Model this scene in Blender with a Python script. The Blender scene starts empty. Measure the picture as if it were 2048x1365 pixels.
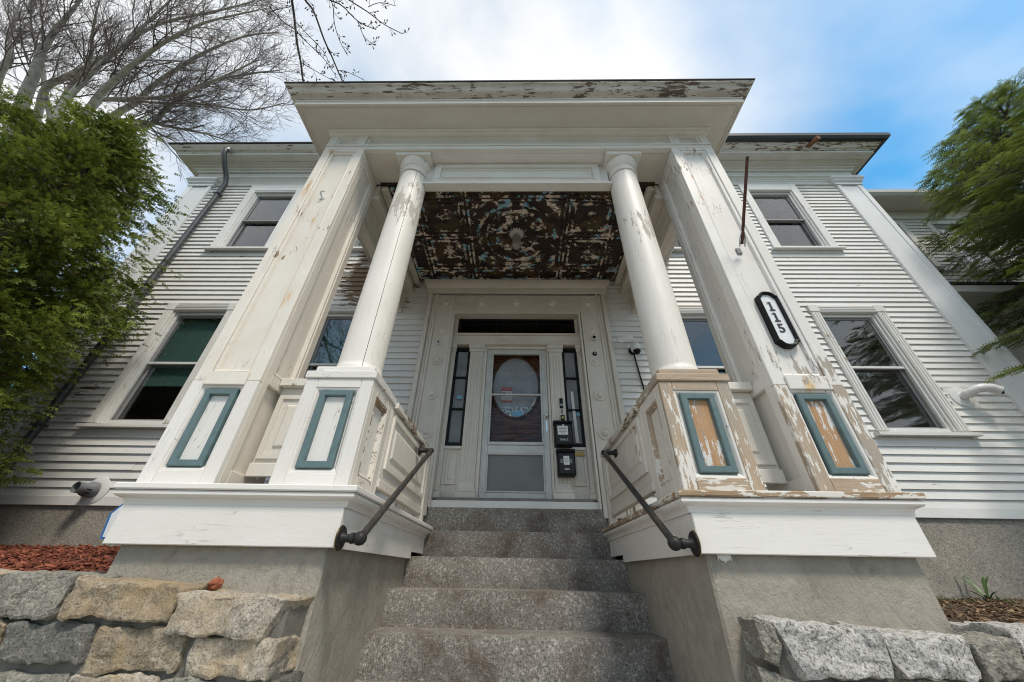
import bpy, math, random
import numpy as np
from mathutils import Matrix, Vector, noise as mnoise

random.seed(11)
rng = np.random.default_rng(7)
scene = bpy.context.scene
COL = scene.collection

# ------------------------------------------------------------------ camera
cam_d = bpy.data.cameras.new('camera')
cam_d.sensor_width = 36.0
cam_d.lens = 12.444
cam_d.clip_start = 0.05
cam_d.clip_end = 2000
cam = bpy.data.objects.new('camera', cam_d)
COL.objects.link(cam)
R_ = (0.99981883, 0.01189568, 0.01485962)
U_ = (-0.00588541, -0.54921353, 0.83566133)
F_ = (-0.01810187, 0.83559739, 0.54904401)
cam.matrix_world = Matrix(((R_[0], U_[0], -F_[0], 0), (R_[1], U_[1], -F_[1], 0), (R_[2], U_[2], -F_[2], 1.5), (0, 0, 0, 1)))
scene.camera = cam

# ------------------------------------------------------------------ node helpers
def sock(t, node, key, v):
    s = node.inputs[key]
    if isinstance(v, bpy.types.NodeSocket):
        t.links.new(v, s)
    else:
        if hasattr(s.default_value, '__len__') and len(s.default_value) == 4 and len(v) == 3:
            v = (*v, 1)
        s.default_value = v

def nd(t, typ, ins=None, **props):
    n = t.nodes.new(typ)
    for k, v in props.items():
        setattr(n, k, v)
    for k, v in (ins or {}).items():
        sock(t, n, k, v)
    return n

def mixc(t, f, a, b, blend='MIX'):
    n = t.nodes.new('ShaderNodeMix'); n.data_type = 'RGBA'; n.blend_type = blend
    sock(t, n, 0, f); sock(t, n, 6, a); sock(t, n, 7, b)
    return n.outputs[2]

def mth(t, op, a, b=0.0, clamp=False):
    n = t.nodes.new('ShaderNodeMath'); n.operation = op; n.use_clamp = clamp
    sock(t, n, 0, a); sock(t, n, 1, b)
    return n.outputs[0]

def mrange(t, v, a, b, c=0.0, d=1.0):
    n = nd(t, 'ShaderNodeMapRange', {'Value': v, 'From Min': a, 'From Max': b, 'To Min': c, 'To Max': d})
    return n.outputs[0]

def noise(t, vec, scale, detail=4.0, rough=0.55, dist=0.0):
    return nd(t, 'ShaderNodeTexNoise', {'Vector': vec, 'Scale': scale, 'Detail': detail, 'Roughness': rough, 'Distortion': dist}).outputs['Fac']

def vscale(t, vec, s, loc=(0, 0, 0)):
    return nd(t, 'ShaderNodeMapping', {'Vector': vec, 'Scale': s, 'Location': loc}).outputs[0]

# ------------------------------------------------------------------ world
SUN_EL, SUN_AZ = math.radians(57), math.radians(28)      # azimuth measured from -Y (behind the camera) towards +X
world = bpy.data.worlds.new('World'); scene.world = world
world.use_nodes = True
wt = world.node_tree; wt.nodes.clear()
wo = wt.nodes.new('ShaderNodeOutputWorld')
sky = nd(wt, 'ShaderNodeTexSky', sky_type='NISHITA', sun_disc=False)
sky.sun_elevation = SUN_EL
sky.sun_rotation = math.pi - SUN_AZ
sky.air_density = 1.0; sky.dust_density = 0.3; sky.ozone_density = 3.0
tc = nd(wt, 'ShaderNodeTexCoord').outputs['Generated']
cv = nd(wt, 'ShaderNodeMapping', {'Vector': tc, 'Scale': (1.0, 1.0, 1.35), 'Rotation': (0, 0, 0.5), 'Location': (10.9, 11.3, 6.4)}).outputs[0]
cn = noise(wt, cv, 1.0, 5.0, 0.5, 0.25)
cmask = mrange(wt, cn, 0.29, 0.56)
cn2 = noise(wt, cv, 2.6, 6.0, 0.6, 0.3)
ccol = mixc(wt, mrange(wt, cn2, 0.3, 0.7), (5.0, 5.4, 5.8, 1), (7.1, 7.05, 6.9, 1))
blue = mixc(wt, 1.0, sky.outputs[0], (0.09, 1.40, 1.65, 1), 'MULTIPLY')
skyc = mixc(wt, cmask, blue, ccol)
bg = nd(wt, 'ShaderNodeBackground', {'Color': skyc, 'Strength': 0.1})
wt.links.new(bg.outputs[0], wo.inputs[0])

sun_d = bpy.data.lights.new('sun', 'SUN')
sun_d.energy = 1.8
sun_d.angle = math.radians(11)
sun_d.color = (1.0, 0.92, 0.81)
sun = bpy.data.objects.new('sun', sun_d); COL.objects.link(sun)
sd = Vector((math.sin(SUN_AZ) * math.cos(SUN_EL), -math.cos(SUN_AZ) * math.cos(SUN_EL), math.sin(SUN_EL)))
sun.rotation_euler = sd.to_track_quat('Z', 'Y').to_euler()
sun.location = sd * 60

scene.view_settings.view_transform = 'Standard'
scene.view_settings.look = 'None'
scene.view_settings.exposure = 0.66
scene.view_settings.gamma = 1.0
scene.view_settings.use_curve_mapping = False
scene.render.engine = 'CYCLES'
scene.cycles.max_bounces = 8
scene.cycles.transparent_max_bounces = 12
scene.cycles.use_denoising = True
scene.cycles.denoising_input_passes = 'RGB_ALBEDO_NORMAL'
scene.cycles.denoising_prefilter = 'ACCURATE'
scene.cycles.filter_width = 1.05

# ------------------------------------------------------------------ materials
def new_mat(name):
    m = bpy.data.materials.new(name); m.use_nodes = True
    t = m.node_tree; t.nodes.clear()
    o = t.nodes.new('ShaderNodeOutputMaterial')
    b = t.nodes.new('ShaderNodeBsdfPrincipled')
    t.links.new(b.outputs[0], o.inputs[0])
    return m, t, b, o

def bump(t, b, h, strength=0.3, dist=0.004):
    n = nd(t, 'ShaderNodeBump', {'Height': h, 'Strength': strength, 'Distance': dist})
    t.links.new(n.outputs[0], b.inputs['Normal'])

def paint(name, base, amt=0.1, grain='x', spots=(), stains=(), wood=((0.13, 0.08, 0.05), (0.40, 0.28, 0.18)),
          dirt=0.35, dirtcol=(0.50, 0.46, 0.39), rough=0.5, scale=1.0, woodpatch=None, crack=0.0):
    m, t, b, o = new_mat(name)
    pos = nd(t, 'ShaderNodeNewGeometry').outputs['Position']
    st = {'x': (0.22, 1, 1), 'y': (1, 0.22, 1), 'z': (1, 1, 0.22)}[grain]
    st2 = {'x': (0.04, 1, 1), 'y': (1, 0.04, 1), 'z': (1, 1, 0.04)}[grain]
    v1 = vscale(t, pos, st); v2 = vscale(t, pos, st2)
    n1 = noise(t, v1, 24 * scale, 5, 0.68)
    n2 = noise(t, pos, 1.9, 3, 0.6)
    comb = mth(t, 'ADD', mth(t, 'MULTIPLY', n1, 0.7), mth(t, 'MULTIPLY', n2, 0.45))
    thr = 0.78 - 0.36 * amt
    for (c, rad, boost) in spots:
        d = nd(t, 'ShaderNodeVectorMath', {0: pos, 1: c}, operation='DISTANCE').outputs['Value']
        thr = mth(t, 'SUBTRACT', thr, mrange(t, d, 0.0, rad, boost * 0.36, 0.0))
    mask = mth(t, 'DIVIDE', mth(t, 'SUBTRACT', comb, thr), 0.014, True)
    gr = noise(t, v2, 110, 3, 0.6)
    wc = mixc(t, mrange(t, gr, 0.25, 0.75), wood[0], wood[1])
    if woodpatch:
        wc = mixc(t, mrange(t, noise(t, v1, 7, 3, 0.6), 0.45, 0.6), wc, woodpatch)
    n3 = noise(t, pos, 2.6, 6, 0.72)
    n4 = noise(t, v1, 9, 4, 0.6)
    dm = mth(t, 'MULTIPLY', mrange(t, mth(t, 'ADD', mth(t, 'MULTIPLY', n3, 0.6), mth(t, 'MULTIPLY', n4, 0.4)), 0.38, 0.66), dirt)
    rnd = nd(t, 'ShaderNodeObjectInfo').outputs['Random']
    white = mixc(t, dm, mixc(t, rnd, tuple(x * k for x, k in zip(base, (.91, .905, .89))), base), dirtcol)
    for (c, r3, colr) in stains:
        q = nd(t, 'ShaderNodeMapping', {'Vector': pos, 'Location': tuple(-c[i] / r3[i] for i in range(3)), 'Scale': tuple(1 / r for r in r3)}).outputs[0]
        d = nd(t, 'ShaderNodeVectorMath', {0: q}, operation='LENGTH').outputs['Value']
        f = mth(t, 'MULTIPLY', mrange(t, d, 0.25, 1.0, 1.0, 0.0), mrange(t, n1, 0.42, 0.6, 0.0, 0.85))
        white = mixc(t, f, white, colr)
    if crack:
        cnz = noise(t, vscale(t, pos, tuple(0.07 if q < 1 else 1 for q in st)), 13, 3, 0.55, 0.3)
        cm = mth(t, 'MULTIPLY', mrange(t, mth(t, 'ABSOLUTE', mth(t, 'SUBTRACT', cnz, 0.5)), 0.0, 0.007, 1.0, 0.0), mrange(t, n2, 0.47, 0.60, 0.0, crack))
        white = mixc(t, cm, white, (0.12, 0.09, 0.07))
    col = mixc(t, mask, white, wc)
    t.links.new(col, b.inputs['Base Color'])
    t.links.new(mrange(t, mask, 0, 1, rough, 0.85), b.inputs['Roughness'])
    h = mth(t, 'ADD', mth(t, 'MULTIPLY', mask, -0.7), mth(t, 'ADD', mth(t, 'MULTIPLY', gr, 0.22), mth(t, 'MULTIPLY', n1, 0.35)))
    h = mth(t, 'ADD', h, mth(t, 'MULTIPLY', noise(t, vscale(t, pos, tuple(x if x == 1 else .35 for x in st)), 16, 6, 0.75, 0.8), 0.8))
    bump(t, b, h, 0.5, 0.0035)
    return m

def plain(name, col, rough=0.5, metal=0.0, var=0.12, nscale=12.0, bmp=0.0, spec=0.5):
    m, t, b, o = new_mat(name)
    pos = nd(t, 'ShaderNodeNewGeometry').outputs['Position']
    n = noise(t, pos, nscale, 5, 0.6)
    c = mixc(t, mrange(t, n, 0.3, 0.7), tuple(x * (1 - var) for x in col), tuple(min(1, x * (1 + var)) for x in col))
    t.links.new(c, b.inputs['Base Color'])
    b.inputs['Roughness'].default_value = rough
    b.inputs['Metallic'].default_value = metal
    b.inputs['Specular IOR Level'].default_value = spec
    if bmp:
        bump(t, b, noise(t, pos, nscale * 6, 4, 0.6), bmp, 0.003)
    return m

def granite(name, dark, mid, light, sc=1.0, stain=0.0, staincol=(0.05, 0.035, 0.025), pale=0.0, rust=None, bmp=0.5, objspace=False):
    m, t, b, o = new_mat(name)
    pos = nd(t, 'ShaderNodeTexCoord').outputs['Object'] if objspace else nd(t, 'ShaderNodeNewGeometry').outputs['Position']
    a = noise(t, pos, 130 * sc, 3, 0.7)
    c = noise(t, pos, 60 * sc, 4, 0.75)
    col = mixc(t, mrange(t, a, 0.36, 0.52), dark, mid)
    col = mixc(t, mrange(t, c, 0.53, 0.66), col, light)
    v = nd(t, 'ShaderNodeTexVoronoi', {'Vector': pos, 'Scale': 95.0 * sc, 'Randomness': 1.0}).outputs['Distance']
    col = mixc(t, mrange(t, v, 0.0, 0.28, 0.55, 0.0), col, tuple(x * 0.35 for x in dark))
    big = noise(t, pos, 3.1, 6, 0.7, 0.4)
    if stain:
        col = mixc(t, mth(t, 'MULTIPLY', mrange(t, big, 0.42, 0.68), stain), col, staincol)
    if pale:
        b2 = noise(t, pos, 1.7, 4, 0.6)
        col = mixc(t, mth(t, 'MULTIPLY', mrange(t, b2, 0.4, 0.7), pale), col, light)
    if rust:
        b3 = noise(t, pos, 5.0, 5, 0.65, 0.6)
        col = mixc(t, mrange(t, b3, 0.42, 0.66, 0.0, 0.8), col, rust)
    t.links.new(col, b.inputs['Base Color'])
    b.inputs['Roughness'].default_value = 0.85
    h = mth(t, 'ADD', mth(t, 'MULTIPLY', a, 0.5), mth(t, 'ADD', mth(t, 'MULTIPLY', noise(t, pos, 22 * sc, 5, 0.7), 1.0), mth(t, 'MULTIPLY', big, 1.2)))
    bump(t, b, h, bmp, 0.012)
    return m

WARM = (0.80, 0.755, 0.685)
COOL = (0.80, 0.785, 0.755)
M = {}
M['siding'] = paint('siding_paint', (0.78, 0.775, 0.76), 0.08, 'x', spots=(((-2.45, 4.45, 5.65), 1.15, 1.0), ((-6.0, 4.45, 3.4), 0.9, 0.30), ((-5.6, 4.45, 2.25), 0.5, 0.25), ((5.2, 4.45, 2.2), 0.9, 0.2)),
                    dirt=0.28, wood=((0.16, 0.11, 0.07), (0.30, 0.22, 0.15)))
M['trim'] = paint('trim_paint', (0.79, 0.785, 0.765), 0.06, 'z', dirt=0.3, crack=0.5)
M['trimx'] = paint('trim_paint_horizontal', (0.79, 0.785, 0.765), 0.05, 'x', dirt=0.3)
M['trimworn'] = paint('worn_trim_paint', (0.77, 0.765, 0.74), 0.24, 'z', dirt=0.45)
M['clean'] = paint('corner_paint', (0.80, 0.81, 0.82), -0.1, 'z', dirt=0.15)
M['pier'] = paint('pier_paint', WARM, 0.15, 'z', dirt=0.45, dirtcol=(0.60, 0.52, 0.42), crack=0.8,
                  spots=(((-2.1, 2.2, 4.2), 0.45, 0.16), ((-2.15, 2.2, 3.0), 0.4, 0.16)),
                  stains=(((-2.23, 2.2, 4.85), (0.05, 0.3, 0.25), (0.55, 0.30, 0.10)), ((-2.02, 2.2, 4.35), (0.03, 0.3, 0.12), (0.60, 0.33, 0.08)), ((-1.9, 2.2, 3.35), (0.05, 0.3, 0.12), (0.62, 0.38, 0.14)), ((-2.2, 2.2, 5.6), (0.1, 0.3, 0.12), (0.52, 0.33, 0.16))))
M['pierR'] = paint('pier_paint_cool', COOL, 0.16, 'z', dirt=0.3, crack=0.9,
                   spots=(((1.98, 2.2, 4.6), 0.7, 0.14), ((1.82, 2.2, 2.75), 0.35, 0.34), ((2.15, 2.2, 2.7), 0.3, 0.4)),
                   stains=(((1.84, 2.2, 4.72), (0.03, 0.3, 0.10), (0.62, 0.25, 0.05)), ((1.84, 2.2, 5.05), (0.03, 0.3, 0.05), (0.62, 0.25, 0.05)), ((1.97, 2.2, 2.6), (0.05, 0.3, 0.09), (0.66, 0.40, 0.10))),
                   wood=((0.28, 0.24, 0.2), (0.48, 0.43, 0.37)))
M['white'] = paint('skirt_paint', (0.81, 0.785, 0.755), 0.11, 'x', dirt=0.22, dirtcol=(0.58, 0.53, 0.46), crack=0.7, wood=((0.20, 0.14, 0.10), (0.42, 0.34, 0.26)))
M['whitez'] = paint('pedestal_paint', (0.81, 0.785, 0.755), 0.13, 'z', dirt=0.22, dirtcol=(0.58, 0.53, 0.46), crack=0.7, wood=((0.20, 0.14, 0.10), (0.42, 0.34, 0.26)))
M['inner'] = paint('porch_paint', (0.74, 0.69, 0.615), 0.05, 'x', dirt=0.5, dirtcol=(0.48, 0.40, 0.30))
M['innerz'] = paint('porch_paint_vertical', (0.75, 0.705, 0.635), 0.03, 'z', dirt=0.4, dirtcol=(0.50, 0.43, 0.34))
M['rail'] = paint('balustrade_paint', WARM, 0.16, 'z', dirt=0.35, wood=((0.20, 0.13, 0.08), (0.42, 0.30, 0.20)))
M['railworn'] = paint('worn_balustrade_paint', WARM, 0.52, 'y', dirt=0.4, wood=((0.14, 0.09, 0.06), (0.36, 0.25, 0.16)))
BARE = ((0.33, 0.245, 0.17), (0.52, 0.41, 0.305))
M['bare'] = paint('stripped_wood_vertical', (0.76, 0.74, 0.70), 0.73, 'z', wood=BARE, dirt=0.2, woodpatch=(0.36, 0.32, 0.27), scale=1.5)
M['barex'] = paint('stripped_wood_horizontal', (0.76, 0.74, 0.70), 0.72, 'x', wood=BARE, dirt=0.2, woodpatch=(0.38, 0.32, 0.26), scale=1.5)
M['orange'] = paint('stripped_orange_panel', (0.72, 0.71, 0.70), 0.72, 'z', wood=((0.37, 0.20, 0.10), (0.52, 0.34, 0.19)), dirt=0.3, woodpatch=(0.33, 0.31, 0.31), scale=1.4)
M['ledgebare'] = paint('stripped_ledge_wood', (0.74, 0.71, 0.66), 0.66, 'x', wood=((0.22, 0.14, 0.08), (0.46, 0.34, 0.22)), dirt=0.3)
M['crown'] = paint('peeling_crown_paint', (0.66, 0.63, 0.57), 0.46, 'x', wood=((0.06, 0.042, 0.03), (0.20, 0.16, 0.12)), dirt=0.75, dirtcol=(0.34, 0.29, 0.23), scale=1.3)
M['soffit'] = paint('soffit_paint', (0.64, 0.615, 0.56), -0.1, 'x', dirt=0.45, dirtcol=(0.48, 0.44, 0.38))
M['entab'] = paint('entablature_paint', (0.76, 0.745, 0.70), 0.03, 'x', dirt=0.4)
M['column'] = paint('column_paint', (0.80, 0.765, 0.715), 0.06, 'z', dirt=0.25, spots=(((-1.16, 2.28, 4.75), 0.55, 0.62), ((1.27, 2.28, 4.35), 0.40, 0.60), ((1.28, 2.28, 4.9), 0.5, 0.14)), wood=((0.42, 0.37, 0.33), (0.60, 0.54, 0.48)), crack=0.3)
M['corn'] = paint('cornice_paint', (0.74, 0.73, 0.69), 0.10, 'x', dirt=0.5, dirtcol=(0.50, 0.46, 0.38), wood=((0.12, 0.085, 0.06), (0.30, 0.22, 0.16)))
M['cornworn'] = paint('peeling_cornice_paint', (0.72, 0.70, 0.65), 0.46, 'x', dirt=0.6, wood=((0.10, 0.06, 0.04), (0.28, 0.2, 0.14)), spots=(((-6.0, 4.0, 9.0), 2.0, -0.3),))
M['teal'] = plain('teal_paint', (0.105, 0.165, 0.175), 0.5, var=0.15, nscale=20, bmp=0.15)
M['granstep'] = granite('granite_step', (0.06, 0.055, 0.048), (0.25, 0.232, 0.205), (0.50, 0.475, 0.43), 0.85, 0.78, (0.075, 0.052, 0.035), bmp=0.7)
M['granfound'] = granite('granite_foundation', (0.12, 0.11, 0.10), (0.33, 0.30, 0.25), (0.48, 0.44, 0.38), 0.75, 0.35, (0.10, 0.09, 0.08))
M['stone_grey'] = granite('stone_grey', (0.10, 0.095, 0.08), (0.27, 0.255, 0.215), (0.42, 0.40, 0.34), 0.8, 0.5, (0.06, 0.06, 0.055), bmp=0.9)
M['stone_ochre'] = granite('stone_ochre', (0.14, 0.11, 0.08), (0.33, 0.27, 0.19), (0.48, 0.42, 0.33), 0.7, 0.45, (0.09, 0.075, 0.06), rust=(0.36, 0.26, 0.14), bmp=1.0)
M['stone_tan'] = granite('stone_tan', (0.16, 0.14, 0.12), (0.42, 0.37, 0.30), (0.56, 0.51, 0.44), 0.8, 0.2, (0.14, 0.12, 0.1), rust=(0.42, 0.31, 0.18), bmp=0.8)
M['stone_pale'] = granite('stone_pale', (0.11, 0.105, 0.10), (0.46, 0.445, 0.42), (0.64, 0.62, 0.585), 0.7, 0.12, bmp=0.8)
M['stone_dark'] = granite('stone_dark', (0.065, 0.062, 0.055), (0.17, 0.162, 0.145), (0.29, 0.28, 0.25), 0.9, 0.35, (0.05, 0.05, 0.05), bmp=0.9)

def stucco(name, base, dark):
    m, t, b, o = new_mat(name)
    pos = nd(t, 'ShaderNodeNewGeometry').outputs['Position']
    big = noise(t, pos, 2.2, 6, 0.65, 0.5)
    fine = noise(t, pos, 38, 5, 0.7)
    tr = noise(t, vscale(t, pos, (1, 1, 0.6)), 11, 7, 0.72, 0.35)
    c = mixc(t, mrange(t, big, 0.35, 0.7), base, dark)
    c = mixc(t, mrange(t, tr, 0.58, 0.70, 0.0, 0.6), c, tuple(x * 0.5 for x in dark))
    ck = noise(t, vscale(t, pos, (1, 1, 0.45)), 4.5, 6, 0.62, 0.9)
    c = mixc(t, mth(t, 'MULTIPLY', mrange(t, mth(t, 'ABSOLUTE', mth(t, 'SUBTRACT', ck, 0.5)), 0.0, 0.006, 1.0, 0.0), mrange(t, big, 0.5, 0.6, 0.0, 0.8)), c, (0.06, 0.055, 0.045, 1))
    c = mixc(t, mrange(t, noise(t, pos, 16, 6, 0.75), 0.35, 0.65, 0.0, 0.35), c, tuple(x * 0.7 for x in dark))
    c = mixc(t, mrange(t, fine, 0.62, 0.75, 0.0, 0.4), c, tuple(min(1, x * 1.35) for x in base))
    t.links.new(c, b.inputs['Base Color'])
    b.inputs['Roughness'].default_value = 0.9
    h = mth(t, 'ADD', mth(t, 'MULTIPLY', tr, 1.0), mth(t, 'MULTIPLY', fine, 0.22))
    bump(t, b, h, 0.85, 0.03)
    return m
M['stucco'] = stucco('grey_stucco', (0.43, 0.395, 0.335), (0.31, 0.28, 0.235))
M['mortar'] = stucco('wall_mortar', (0.24, 0.225, 0.19), (0.14, 0.13, 0.11))

def tin(name, bias):
    m, t, b, o = new_mat(name)
    pos = nd(t, 'ShaderNodeNewGeometry').outputs['Position']
    a = noise(t, vscale(t, pos, (0.7, 1, 1)), 12, 7, 0.72, 0.4)
    a2 = noise(t, pos, 4.0, 2, 0.5)
    mk = mth(t, 'ADD', mth(t, 'MULTIPLY', a, 0.75), mth(t, 'MULTIPLY', a2, 0.35))
    wm = mth(t, 'DIVIDE', mth(t, 'SUBTRACT', mk, 0.635 - bias), 0.012, True)
    base = mixc(t, mrange(t, noise(t, pos, 6, 4, 0.7), 0.35, 0.65), (0.014, 0.007, 0.005, 1), (0.05, 0.024, 0.014, 1))
    base = mixc(t, mrange(t, noise(t, vscale(t, pos, (1, 1, 1), (3, 1, 0)), 3.6, 3, 0.5), 0.56, 0.60, 0.0, 0.8), base, (0.075, 0.052, 0.015, 1))
    bl = noise(t, vscale(t, pos, (1, 1, 1), (7, 2, 5)), 5.5, 4, 0.6)
    flake = mixc(t, mrange(t, noise(t, pos, 30, 3, 0.6), 0.4, 0.6), (0.86, 0.79, 0.68, 1), (0.62, 0.48, 0.34, 1))
    flake = mixc(t, mrange(t, bl, 0.535, 0.55), flake, (0.28, 0.52, 0.62, 1))
    c = mixc(t, wm, base, flake)
    t.links.new(c, b.inputs['Base Color'])
    b.inputs['Roughness'].default_value = 0.6
    bump(t, b, mth(t, 'ADD', wm, mth(t, 'MULTIPLY', a, 0.6)), 0.5, 0.004)
    return m
M['tin'] = tin('tin_ceiling_flat', 0.02)
M['tinrib'] = tin('tin_ceiling_rib', 0.085)

M['glassmat'] = None
def glass(name, tint=(0.92, 0.93, 0.94), boost=1.6, wav=0.0):
    m, t, b, o = new_mat(name)
    t.nodes.remove(b)
    back = nd(t, 'ShaderNodeNewGeometry').outputs['Backfacing']
    fr = nd(t, 'ShaderNodeFresnel', {'IOR': mrange(t, back, 0, 1, 1.5, 1 / 1.5)})
    f = mth(t, 'MULTIPLY', fr.outputs[0], boost, True)
    gl = nd(t, 'ShaderNodeBsdfGlossy', {'Color': (1, 1, 1, 1), 'Roughness': 0.01})
    tr = nd(t, 'ShaderNodeBsdfTransparent', {'Color': (*tint, 1)})
    if wav:
        pos = nd(t, 'ShaderNodeNewGeometry').outputs['Position']
        bn = nd(t, 'ShaderNodeBump', {'Height': noise(t, pos, 3.0, 2, 0.5), 'Strength': wav, 'Distance': 0.02})
        t.links.new(bn.outputs[0], gl.inputs['Normal'])
    mx = nd(t, 'ShaderNodeMixShader', {0: f, 1: tr.outputs[0], 2: gl.outputs[0]})
    t.links.new(mx.outputs[0], o.inputs[0])
    return m
M['glass'] = glass('window_glass', boost=1.4, wav=0.06)
M['doorglass'] = glass('door_glass', boost=0.2)

M['sash'] = plain('grey_sash_frame', (0.26, 0.26, 0.27), 0.45, var=0.08)
M['sashw'] = plain('white_sash_frame', (0.66, 0.66, 0.64), 0.45, var=0.08)
M['shade'] = plain('green_roller_shade', (0.055, 0.125, 0.105), 0.8, var=0.12, nscale=5)
M['curtain'] = plain('pale_curtain', (0.36, 0.36, 0.36), 0.9, var=0.2, nscale=5)
M['darkroom'] = plain('interior_wall', (0.10, 0.09, 0.085), 0.9)
M['black'] = plain('black_frame', (0.008, 0.008, 0.009), 0.45, var=0.2, spec=0.2)
M['blackiron'] = plain('black_iron', (0.026, 0.025, 0.025), 0.5, 0.1, var=0.35, nscale=40, bmp=0.25, spec=0.3)
M['railpipe'] = plain('worn_handrail_pipe', (0.05, 0.046, 0.042), 0.5, 0.25, var=0.4, nscale=30, bmp=0.25)
M['brass'] = plain('aged_brass', (0.42, 0.28, 0.09), 0.4, 0.85, var=0.3, nscale=60)
M['storm'] = plain('storm_door_aluminium', (0.56, 0.545, 0.51), 0.45, 0.1, var=0.1, nscale=9)
M['screen'] = plain('grey_screen_mesh', (0.20, 0.20, 0.195), 0.7, var=0.12, nscale=4)
M['asphalt'] = plain('asphalt', (0.10, 0.10, 0.10), 0.9, var=0.2, nscale=30, bmp=0.4)
M['concrete'] = plain('sidewalk_concrete', (0.38, 0.36, 0.325), 0.85, var=0.12, nscale=6, bmp=0.25)
M['deck'] = plain('grey_deck_boards', (0.20, 0.185, 0.165), 0.8, var=0.25, nscale=9, bmp=0.3)
M['roofing'] = plain('dark_roofing', (0.045, 0.043, 0.042), 0.8, var=0.3, nscale=12, bmp=0.4)
M['gutter'] = plain('dark_gutter', (0.04, 0.045, 0.055), 0.4, 0.2, var=0.15)
M['downspout'] = plain('dark_downspout', (0.065, 0.07, 0.075), 0.4, 0.25, var=0.3, nscale=6)
M['pvc'] = plain('white_pvc', (0.70, 0.70, 0.69), 0.4, var=0.06)
M['greyplastic'] = plain('grey_plastic', (0.17, 0.18, 0.19), 0.5, var=0.1)
M['lampglass'] = plain('lamp_glass', (0.34, 0.32, 0.27), 0.25, var=0.15)
M['plaster'] = plain('plaster_rose', (0.62, 0.60, 0.55), 0.7, var=0.12, nscale=40)
M['paper'] = plain('paper', (0.74, 0.73, 0.70), 0.8, var=0.06)
M['red'] = plain('red_print', (0.42, 0.045, 0.035), 0.6, var=0.1)
M['ink'] = plain('black_ink', (0.02, 0.02, 0.02), 0.7, var=0.1)
M['bluep'] = plain('blue_print', (0.20, 0.44, 0.62), 0.6, var=0.1)
M['blues'] = plain('blue_sign_edge', (0.03, 0.17, 0.45), 0.5, var=0.1)
M['navy'] = plain('navy_print', (0.06, 0.09, 0.15), 0.5, var=0.1)
M['signwhite'] = plain('sign_white', (0.76, 0.78, 0.79), 0.35, var=0.04)
M['silver'] = plain('silver_metal', (0.6, 0.6, 0.58), 0.3, 0.9, var=0.1)
M['rustrod'] = plain('rusty_rod', (0.10, 0.045, 0.03), 0.8, 0.1, var=0.45, nscale=25, bmp=0.4)
M['rustpipe'] = plain('rusty_pipe', (0.22, 0.10, 0.05), 0.8, 0.1, var=0.45, nscale=25, bmp=0.4)
M['redrock'] = plain('red_brick_chunk', (0.32, 0.10, 0.05), 0.9, var=0.3, nscale=30, bmp=0.5)
M['bark'] = plain('grey_bark', (0.42, 0.40, 0.36), 0.9, var=0.3, nscale=9, bmp=0.5)
M['bark2'] = plain('dark_bark', (0.085, 0.068, 0.055), 0.9, var=0.3, nscale=9, bmp=0.5)
M['twig'] = plain('twig_bark', (0.17, 0.14, 0.125), 0.9, var=0.3, nscale=3)

def door_wood():
    m, t, b, o = new_mat('varnished_door_wood')
    pos = nd(t, 'ShaderNodeNewGeometry').outputs['Position']
    n = noise(t, vscale(t, pos, (0.5, 1, 3.0)), 11, 5, 0.65, 0.6)
    c = mixc(t, mrange(t, n, 0.35, 0.65), (0.028, 0.011, 0.006, 1), (0.20, 0.075, 0.028, 1))
    t.links.new(c, b.inputs['Base Color'])
    b.inputs['Roughness'].default_value = 0.55
    b.inputs['Specular IOR Level'].default_value = 0.2
    return m
M['doorwood'] = door_wood()

def leafmat(name, rough=0.55, trans=0.35):
    m, t, b, o = new_mat(name)
    at = nd(t, 'ShaderNodeAttribute', attribute_name='Col').outputs['Color']
    t.links.new(at, b.inputs['Base Color'])
    b.inputs['Roughness'].default_value = rough
    b.inputs['Specular IOR Level'].default_value = 0.3
    tl = nd(t, 'ShaderNodeBsdfTranslucent', {'Color': at})
    mx = nd(t, 'ShaderNodeMixShader', {0: trans, 1: b.outputs[0], 2: tl.outputs[0]})
    t.links.new(mx.outputs[0], o.inputs[0])
    return m
M['leaf'] = leafmat('evergreen_foliage')
M['chip'] = leafmat('mulch_chips', 0.9, 0.0)

def soilmat(name, a, b_):
    m, t, b, o = new_mat(name)
    pos = nd(t, 'ShaderNodeNewGeometry').outputs['Position']
    n = noise(t, pos, 25, 6, 0.7)
    t.links.new(mixc(t, mrange(t, n, 0.35, 0.65), a, b_), b.inputs['Base Color'])
    b.inputs['Roughness'].default_value = 0.95
    bump(t, b, n, 0.8, 0.03)
    return m
M['soil'] = soilmat('dark_soil', (0.045, 0.03, 0.02, 1), (0.11, 0.075, 0.05, 1))
M['mulchbase'] = soilmat('mulch_bed_soil', (0.07, 0.022, 0.012, 1), (0.17, 0.055, 0.03, 1))
M['lawn'] = soilmat('winter_lawn', (0.10, 0.10, 0.045, 1), (0.17, 0.15, 0.08, 1))

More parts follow.
